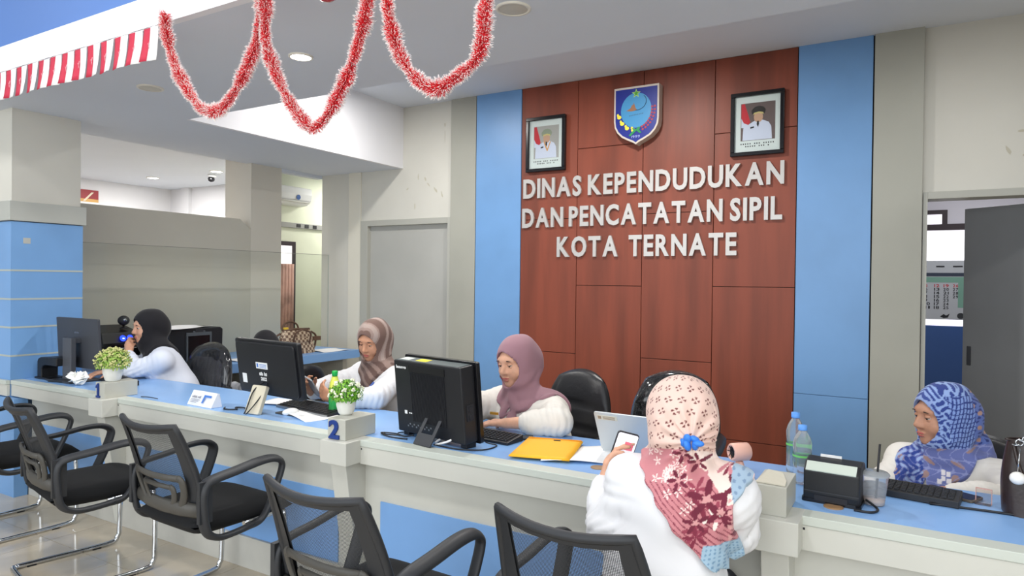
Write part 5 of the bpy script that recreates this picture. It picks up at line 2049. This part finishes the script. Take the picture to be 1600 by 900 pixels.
    hole = np.maximum(hole * .055, fy - .18 * np.minimum(P[2] + .02, 0) * 0 - P[1])
    D.d = np.maximum(D.d, -hole).astype(np.float32)
    me, V = D.mesh('headscarf')
    L_ = (V - H) @ M
    col = hijab['paint'](V, L_)
    ca = me.color_attributes.new('print', 'FLOAT_COLOR', 'POINT')
    ca.data.foreach_set('color', np.concatenate([col, np.ones((len(col), 1))], 1).astype(np.float32).ravel())
    link('headscarf', me, hijab['mat'], body)

    # --- face details
    Mh = Matrix.Identity(4)
    for i in range(3):
        for j in range(3):
            Mh[i][j] = M[i][j] * hs
        Mh[i][3] = H[i]
    ey = [MB(), MB(), MB(), MB(), MB()]
    for q in ey:
        q.M = Mh
    for s in (-1, 1):
        ey[0].ell((s * .031, .0735, .003), (.0135, .0105, .0085), 14, 10)
        if eyes == 'open':
            ey[1].ell((s * .031, .0800, .001), (.0080, .0052, .0070), 12, 8)
        else:
            ey[1].ell((s * .031, .0795, -.0025), (.0052, .0045, .0035), 12, 8)
        lid = .0022 if eyes == 'open' else -.0052
        ey[2].tube([(s * (.031 + q), .0848 - 24 * q * q - .003 * (s * q > 0.01), .0065 + lid + (-26 if eyes == 'open' else 10) * q * q) for q in (-.014, -.007, 0, .007, .014)], [.0008, .0014, .0016, .0015, .0009], 6)
        ey[4].ell((s * .031, .0757, .0078 if eyes == 'open' else .0062), (.0145, .0106, .0064 if eyes == 'open' else .0088), 14, 8)
        if eyes != 'open':
            ey[4].ell((s * .031, .0735, -.0085), (.0145, .0105, .0052), 14, 6)
        ey[3].tube([(s * (.031 + q), .0895 - 9 * q * q, .0225 + .003 * (1 - (q / .02) ** 2) - (.003 if q * 1 < -.01 else 0)) for q in (-.019, -.009, 0, .010, .020)], [.0012, .0024, .0026, .0022, .0008], 6, flat=(1, .6), up=(0, 1, 0))
    ey[0].build('eye', M_eyew, body)
    ey[1].build('iris', M_iris, body)
    ey[2].build('lashes', M_brow, body)
    ey[3].build('eyebrow', M_brow, body)
    ey[4].build('eyelid', skin, body)
    lp_ = MB()
    lp_.M = Mh
    lp_.ell((0, .0872, -.0612), (.0225, .0112, .0052), 16, 8)
    lp_.ell((0, .0855, -.0705), (.0185, .0112, .0060), 16, 8)
    lp_.build('lips', M_lip, body)
    return body, M


def poly_sdf(poly, xs, zs):
    """signed distance of a 2D polygon on a grid"""
    X, Zg = np.meshgrid(xs, zs, indexing='ij')
    d = np.full(X.shape, 1e9)
    inside = np.zeros(X.shape, bool)
    n = len(poly)
    for i in range(n):
        x0, z0 = poly[i]
        x1, z1 = poly[(i + 1) % n]
        ex, ez = x1 - x0, z1 - z0
        wx, wz = X - x0, Zg - z0
        t = np.clip((wx * ex + wz * ez) / (ex * ex + ez * ez + 1e-12), 0, 1)
        d = np.minimum(d, (wx - ex * t) ** 2 + (wz - ez * t) ** 2)
        c = ((z0 <= Zg) & (z1 > Zg)) | ((z1 <= Zg) & (z0 > Zg))
        xi = x0 + (Zg - z0) / (z1 - z0 if abs(z1 - z0) > 1e-9 else 1e-9) * ex
        inside ^= c & (X < xi)
    return np.sqrt(d) * np.where(inside, -1, 1)


def L3(c):
    return np.array(lin(c)[:3])


def blend(base, mask, c):
    base[mask] = L3(c)


def flower(u, v, cu, cv, r, n, ph=0.0, deep=.45):
    du, dv = u - cu, v - cv
    rr = np.sqrt(du * du + dv * dv)
    th = np.arctan2(dv, du)
    return rr < r * ((1 - deep) + deep * np.cos(n * th + ph))


M_shirt = mat('white_blouse', (226, 226, 229), .75, bump=(220, .06, .001))
M_shirt2 = mat('cool_white_blouse', (214, 219, 232), .75, bump=(220, .06, .001))
M_shirt3 = mat('warm_white_blouse', (226, 222, 215), .75, bump=(220, .06, .001))
M_scarf = mat_attr('printed_scarf', .8, (300, .05, .0008), .15)

# -- woman in a black headscarf (seat 1)
f1 = nv([-.50, -.87, 0])
r1 = np.array([f1[1], -f1[0], 0])
S1 = np.array([-4.735, 2.985, .905])
arms1 = [('left', S1 - r1 * .155, (-4.735, 2.775, .842), (-4.82, 2.80, .955),
          dict(d=(-.45, .35, .60), n=(-.55, .80, .1), s=(-.6, -.2, .5), curl=[(35, 60, 40)] * 4, cuff=.86)),
         ('right', S1 + r1 * .155, (-4.99, 2.93, .835), (-4.94, 2.72, .825),
          dict(d=(.05, -.99, -.05), n=(0, 0, -1), s=(.99, .05, 0), curl=[(12, 18, 12)] * 4))]


def paint_black(V, Lc):
    return np.tile(L3((24, 23, 28)), (len(V), 1))


woman('person', 'woman in black headscarf resting her chin on her hand behind post 1', (-4.83, 2.95, 1.135), (-.24, -.97), 5, 0, (-4.775, 2.985, .985), S1, f1, (-4.62, 3.10, .585), arms1,
      dict(drape=[((-4.775, 2.975, .96), (-4.775, 2.975, .96), .105, .105), ((-4.74, 3.02, .99), (-4.70, 3.05, .94), .075, .05)], paint=paint_black, mat=M_scarf, fold=.003), M_shirt2, .98, 1.0, eyes='open', knee_dir=(-.35, -.93))

# -- woman in a striped brown headscarf, looking at her phone
f2 = nv([-.16, -.99, 0])
r2 = np.array([f2[1], -f2[0], 0])
S2 = np.array([-2.80, 3.17, .905])
arms2 = [('right', S2 + r2 * .16, (-3.03, 2.98, .85), (-2.99, 2.815, .845),
          dict(d=(.10, -.55, .42), n=(.85, .15, .05), s=(.1, .6, .75), curl=[(20, 35, 25)] * 4, cuff=.9)),
         ('left', S2 - r2 * .16, (-2.575, 2.90, .845), (-2.775, 2.775, .835),
          dict(d=(-.85, -.02, .18), n=(-.15, .75, .55), s=(0, .45, .85), curl=[(22, 40, 30)] * 4, cuff=.9))]


def paint_stripes(V, Lc):
    c = Lc[:, 1] * .9 + .45 * Lc[:, 2] + .25 * np.abs(Lc[:, 0]) + .006 * np.sin(30 * Lc[:, 2])
    q = np.sin(c * 2 * PI / .075)
    col = np.tile(L3((112, 88, 80)), (len(V), 1))
    col[q > .15] = L3((150, 128, 120))
    col[q > .75] = L3((166, 148, 140))
    # diagonal pattern on the lower folds
    low = Lc[:, 2] < -.10
    q2 = np.sin((V[:, 0] * .7 + V[:, 2]) * 2 * PI / .06)
    col[low & (q2 > .2)] = L3((138, 116, 108))
    col[low & (q2 <= .2)] = L3((98, 76, 70))
    return col


w2, _ = woman('person', 'woman in striped brown headscarf holding a phone beside the green bottle', (-2.806, 3.12, 1.135), (.10, -.995), 18, 3, (-2.80, 3.165, .975), S2, f2, (-2.77, 3.30, .585), arms2,
              dict(h=.004, drape=[((-2.80, 3.13, .96), (-2.80, 3.13, .96), .105, .105), ((-2.81, 3.04, .92), (-2.80, 3.0, .77), .06, .03), ((-2.72, 3.16, .96), (-2.66, 3.2, .90), .07, .05)], paint=paint_stripes, mat=M_scarf, fold=.005), M_shirt, 1.06, .98, skin=M_skin2)
ln_ = MB()
for s_ in (-1, 1):
    ln_.tube(curve_pts([(-2.80 + s_ * .085, 3.03, .90), (-2.80 + s_ * .06, 2.985, .84), (-2.80 + s_ * .02, 2.985, .76), (-2.80, 2.995, .70)], 5), .008, 6, flat=(1, .25), up=(0, -1, 0))
ln_.build('lanyard', mat('blue_lanyard', (70, 96, 168), .6), w2)

# -- woman in a mauve headscarf (seat 2)
f3 = nv([-.22, -.975, 0])
r3 = np.array([f3[1], -f3[0], 0])
S3 = np.array([-1.715, 3.07, .855])
arms3 = [('right', S3 + r3 * .175, (-1.985, 2.90, .835), (-1.90, 2.72, .825),
          dict(d=(.35, -.93, -.05), n=(0, 0, -1), s=(.93, .35, 0), curl=[(12, 18, 12)] * 4)),
         ('left', S3 - r3 * .175, (-1.425, 2.855, .842), (-1.665, 2.80, .820),
          dict(d=(-.97, -.08, -.06), n=(0, .1, -1), s=(-.1, .97, .1), curl=[(10, 16, 12)] * 4, cuff=.60))]


def paint_mauve(V, Lc):
    return np.tile(L3((156, 118, 128)), (len(V), 1))


w3, _ = woman('person', 'woman in plain mauve headscarf smiling behind the vented all-in-one computer', (-1.745, 3.02, 1.088), (-.26, -.965), 10, -3, (-1.728, 3.055, .93), S3, f3, (-1.70, 3.20, .585), arms3,
              dict(drape=[((-1.725, 3.04, .915), (-1.725, 3.04, .915), .125, .125), ((-1.76, 2.95, .87), (-1.735, 2.93, .74), .065, .035), ((-1.60, 3.06, .92), (-1.50, 3.12, .84), .09, .05)], paint=paint_mauve, mat=M_scarf, fold=.006), M_shirt3, 1.14, 1.04, eyes='down', full=1.06)
nb_ = MB()
nb_.M = frame((-1.80, 2.862, .84), (1, .12, 0), (0, -.15, 1))
nb_.box(0, .045, 0, .012, 0, .006)
nb_.build('name_badge', mat('gold_badge', (206, 160, 60), .35, .6), w3)

# -- woman in a blue patterned headscarf at the right end
f4 = nv([-.35, -.94, 0])
r4 = np.array([f4[1], -f4[0], 0])
S4 = np.array([.14, 3.33, .745])
arms4 = [('right', S4 + r4 * .155, (-.12, 3.14, .64), (.02, 2.98, .70),
          dict(d=(.6, -.75, .05), n=(0, 0, -1), s=(.75, .6, 0), curl=[(15, 20, 15)] * 4)),
         ('left', S4 - r4 * .18, (.36, 3.06, .72), (.12, 2.985, .735),
          dict(d=(-.97, -.1, -.03), n=(0, 0, -1), s=(-.1, .97, 0), curl=[(15, 20, 15)] * 4))]


def paint_batik(V, Lc):
    u = Lc[:, 1] + .25 * Lc[:, 2]
    v = Lc[:, 2] + .55 * np.abs(Lc[:, 0])
    col = np.tile(L3((128, 152, 208)), (len(V), 1))
    g = (np.abs(np.sin(u * PI / .0145)) < .50) | (np.abs(np.sin((v + .003 * np.sin(u * 90)) * PI / .019)) < .34)
    blend(col, g, (44, 60, 128))
    w = np.abs(np.sin(u * PI / .030 + 1.4 * np.sin(v * 130)) * np.cos(v * PI / .028 + 1.5 * np.sin(u * 110)))
    zone = (Lc[:, 1] > .028) | (Lc[:, 2] > .092)
    col[zone] = L3((142, 166, 214))
    blend(col, zone & (w > .36), (48, 66, 136))
    rim = zone & (Lc[:, 1] > .070)
    col[rim] = L3((140, 160, 206))
    blend(col, rim & (w > .62), (56, 74, 142))
    # back edge with tan flecks
    back = (Lc[:, 1] < -.075)
    col[back] = L3((92, 112, 178))
    blend(col, back & (np.sin(V[:, 0] * 190 + 3 * np.sin(V[:, 2] * 120)) * np.sin(V[:, 2] * 170 + V[:, 1] * 60) > .35), (44, 58, 124))
    blend(col, back & (np.sin(V[:, 0] * 120 + 1) * np.sin(V[:, 2] * 110 + 2) > .55), (176, 140, 128))
    # lower drape
    low = Lc[:, 2] < -.115
    col[low] = L3((104, 114, 172))
    blend(col, low & (np.sin(V[:, 0] * 62 + 2 * np.sin(V[:, 2] * 40)) * np.sin(V[:, 2] * 52 + 1) > .62), (160, 132, 130))
    b2 = low & (V[:, 0] < .05)
    blend(col, low & (np.abs(np.sin(V[:, 0] * 75 + 2 * np.sin(V[:, 2] * 55)) * np.sin(V[:, 2] * 66)) < .10), (140, 148, 196))
    w2_ = np.sin(V[:, 0] * 150 + 3 * np.sin(V[:, 2] * 90)) * np.sin(V[:, 2] * 140 + 2 * np.sin(V[:, 0] * 80))
    blend(col, b2 & (w2_ > .05), (48, 70, 146))
    blend(col, b2 & (w2_ < -.45), (150, 172, 214))
    for cx, cz in ((.118, .735), (.135, .752), (.118, .757), (.137, .728), (.105, .722)):
        blend(col, low & (np.abs(V[:, 0] - cx) < .008) & (np.abs(V[:, 2] - cz) < .009), (226, 222, 226))
    return col


woman('person', 'woman in blue patterned headscarf seated at the right end of the counter', (.112, 3.30, .970), (-.84, -.54), 4, 0, (.135, 3.325, .835), S4, f4, (.165, 3.44, .47), arms4,
      dict(h=.0034, drape=[((.115, 3.28, .815), (.115, 3.28, .815), .122, .122), ((.10, 3.22, .80), (.08, 3.14, .66), .07, .045), ((.02, 3.28, .78), (-.02, 3.20, .68), .07, .05), ((.2, 3.34, .83), (.25, 3.38, .80), .10, .07)],
           paint=paint_batik, mat=M_scarf, fold=.004, extra=[((.185, 3.385, .93), (.262, 3.375, .81), .068, .045)]), M_shirt3, 1.10, 1.04, hem=.42, eyes='down', full=1.05, skin=M_skin4)

# -- staff member hidden behind the all-in-one computer
f5 = nv([-.98, .2, 0])
r5 = np.array([f5[1], -f5[0], 0])
S5 = np.array([-4.47, 3.77, .73])
arms5 = [('right', S5 + r5 * .15, (-4.62, 3.95, .60), (-4.80, 3.90, .66), None), ('left', S5 - r5 * .15, (-4.60, 3.60, .56), (-4.80, 3.66, .62), None)]
woman('person', 'staff member with black headscarf mostly hidden behind the slanted-stand computer', (-4.55, 3.76, .945), (-.98, .2), 18, 0, (-4.50, 3.765, .80), S5, f5, (-4.36, 3.74, .47), arms5,
      dict(drape=[((-4.50, 3.765, .77), (-4.50, 3.765, .77), .13, .13)], paint=paint_black, mat=M_scarf, h=.008), M_shirt, .95, hem=.42)

# -- visitor seen from behind in a floral headscarf
f6 = nv([-.10, .995, 0])
r6 = np.array([f6[1], -f6[0], 0])
S6 = np.array([-.578, 1.955, .905])
arms6 = [('left', S6 - r6 * .135, (-.775, 1.905, .765), (-.842, 2.03, .855),
          dict(d=(.12, .25, .96), n=(.97, .15, -.05), s=(-.1, .95, -.1), curl=[(25, 35, 25)] * 4, cuff=.9)),
         ('right', S6 + r6 * .140, (-.425, 2.02, .79), (-.50, 2.22, .84),
          dict(d=(-.5, .85, .05), n=(0, 0, -1), s=(-.85, -.5, 0), curl=[(15, 20, 15)] * 4))]
POLY6 = [(-.715, 1.045), (-.650, .960), (-.572, .875), (-.512, .815), (-.462, .765), (-.405, .715), (-.388, .715), (-.398, .76), (-.412, .83), (-.405, .90), (-.372, .975), (-.352, 1.057), (-.40, 1.10), (-.53, 1.115), (-.62, 1.10)]


def paint_floral(V, Lc):
    n = len(V)
    X, Zv = V[:, 0], V[:, 2]
    col = np.tile(L3((226, 194, 182)), (n, 1))
    # small four-petal motifs on the head
    th = np.arctan2(Lc[:, 0], -(Lc[:, 1] + .02))
    u = th * .105
    v = Lc[:, 2] * 1.02
    rr_ = .034
    row = np.floor(v / rr_)
    uu = (u + (row % 2) * rr_ * .5 + .004 * np.sin(row * 2.1)) / rr_
    du = (uu - np.floor(uu) - .5) * rr_
    dv = (v / rr_ - row - .5) * rr_
    r = np.sqrt(du * du + dv * dv)
    a = np.arctan2(dv, du) + .3
    head = (Lc[:, 2] > -.085)
    pet = (r > .0026) & (r < .0098) & (np.cos(4 * a) > .05 + .6 * (r < .005))
    blend(col, head & pet, (112, 60, 60))
    cape = ~head
    c = col
    # zones of the tail
    left = cape & (X + (Zv - 1.06) * -.55 < -.60 + .12)
    zl = cape & (X < -.545 + (1.06 - Zv) * .80)
    c[zl] = L3((196, 128, 134))
    rng = np.random.RandomState(4)
    for k in range(26):
        t = rng.rand()
        fx = -.66 + .13 * t + .05 * rng.rand()
        fz = 1.03 - .10 * t + .03 * rng.randn()
        blend(c, zl & flower(X, Zv, fx, fz, .013, 5, rng.rand() * 6, .6), (240, 214, 208))
    tl = zl & (Zv < .95)
    blend(c, tl & (np.abs(np.sin((X * .9 + Zv) * 210)) < .35), (128, 52, 70))
    mid = cape & ~zl & (X < -.44 + (1.06 - Zv) * .22)
    c[mid] = L3((238, 214, 204))
    for k in range(34):
        fx = -.50 + .16 * rng.rand() + (1.0 - 0) * 0
        fz = .80 + .26 * rng.rand()
        blend(c, (mid | zl) & flower(X, Zv, fx, fz, .030, 5, rng.rand() * 6, .5), [(126, 46, 66), (198, 128, 136), (150, 66, 84), (244, 226, 218)][k % 4])
    for fx, fz, s in ((-.535, 1.035, .030), (-.50, 1.01, .028), (-.47, .915, .05), (-.435, .885, .042), (-.40, .95, .036), (-.405, .86, .026), (-.395, .83, .022), (-.545, .96, .03), (-.49, .86, .03)):
        m_ = (cape) & flower(X, Zv, fx, fz, s, 5, fx * 30, .45)
        blend(c, m_, (110, 38, 58))
        blend(c, cape & flower(X, Zv, fx, fz, s * .28, 5, 0, .2), (206, 150, 150))
    right = cape & ~zl & ~mid
    c[right] = L3((156, 178, 198))
    blend(c, right & (np.sin(X * 260 + Zv * 90) * np.sin(Zv * 240) > .55), (120, 144, 172))
    strip = cape & (X > -.372 + (1.06 - Zv) * .02) & (Zv > .93)
    c[strip] = L3((232, 198, 190))
    blend(c, strip & (np.sin(X * 330) * np.sin(Zv * 300) > .4), (206, 150, 150))
    tip = cape & (Zv < .80) & (X > -.47)
    c[tip] = L3((158, 186, 206))
    blend(c, tip & (np.sin((X + Zv) * 330) * np.sin((X - Zv) * 330) > .45), (112, 146, 176))
    pinkw = cape & ~tip & (X > -.42) & (Zv < .92)
    blend(c, pinkw & (np.sin(X * 90 + 4 * np.sin(Zv * 60)) > .2), (214, 160, 158))
    return c


w6, M6 = woman('person', 'visitor in floral pink headscarf seen from behind, seated at the counter', (-.580, 1.985, 1.095), (-.30, .95), 14, 0, (-.575, 1.945, .97), S6, f6, (-.60, 1.865, .585), arms6,
               dict(h=.0029, wide=1.1, gather=((-.512, 1.84, 1.068), .0045, .11), thick=.014, drape=[((-.58, 1.95, .985), (-.58, 1.95, .985), .105, .105), ((-.46, 1.93, .95), (-.42, 1.95, .97), .07, .05)], poly=POLY6, paint=paint_floral, mat=M_scarf, fold=.0035,
                    extra=[((-.57, 1.925, 1.06), (-.555, 1.925, 1.0), .085, .075)]), M_shirt, 1.0, 1.0, hem=.46)
kt = MB()
for k in range(6):
    kt.M = Matrix.Translation((-.512 + .022 * math.cos(k * 1.05) * .9, 1.838 + .006 * (k % 2), 1.068 + .010 * math.sin(k * 1.05))) @ Euler((.3 * k, .5 * k, k)).to_matrix().to_4x4()
    kt.ell((0, 0, 0), (.017, .012, .009), 10, 6)
kt.build('hair_tie', mat('blue_hair_tie', (54, 128, 226), .5), w6)

# phones held in the hands
Mf = frame((-.800, 2.07, .945), (.72, .60, -.25), (.32, .05, .92))
ph6 = phone('mobile_phone', Mf, 'phone with a bright screen held up by the visitor in the floral headscarf', M_dark, mat('phone_screen_white', (240, 240, 246), .3, emit=((240, 238, 246), .55)))
scr_ = MB()
scr_.box(-.004, .026, .02, .048, .0046, .0052)
scr_.build('screen_print', mat('screen_red', (226, 120, 136), .4, emit=((226, 110, 130), .4)), ph6)
Mf2 = frame((-2.935, 2.765, .885), (.93, -.10, -.25), (.10, -.62, .74))
phone('mobile_phone', Mf2 @ Matrix.Rotation(R(180), 4, 'Y'), 'grey phone held by the woman in the striped brown headscarf', mat('phone_silver', (168, 172, 178), .3))
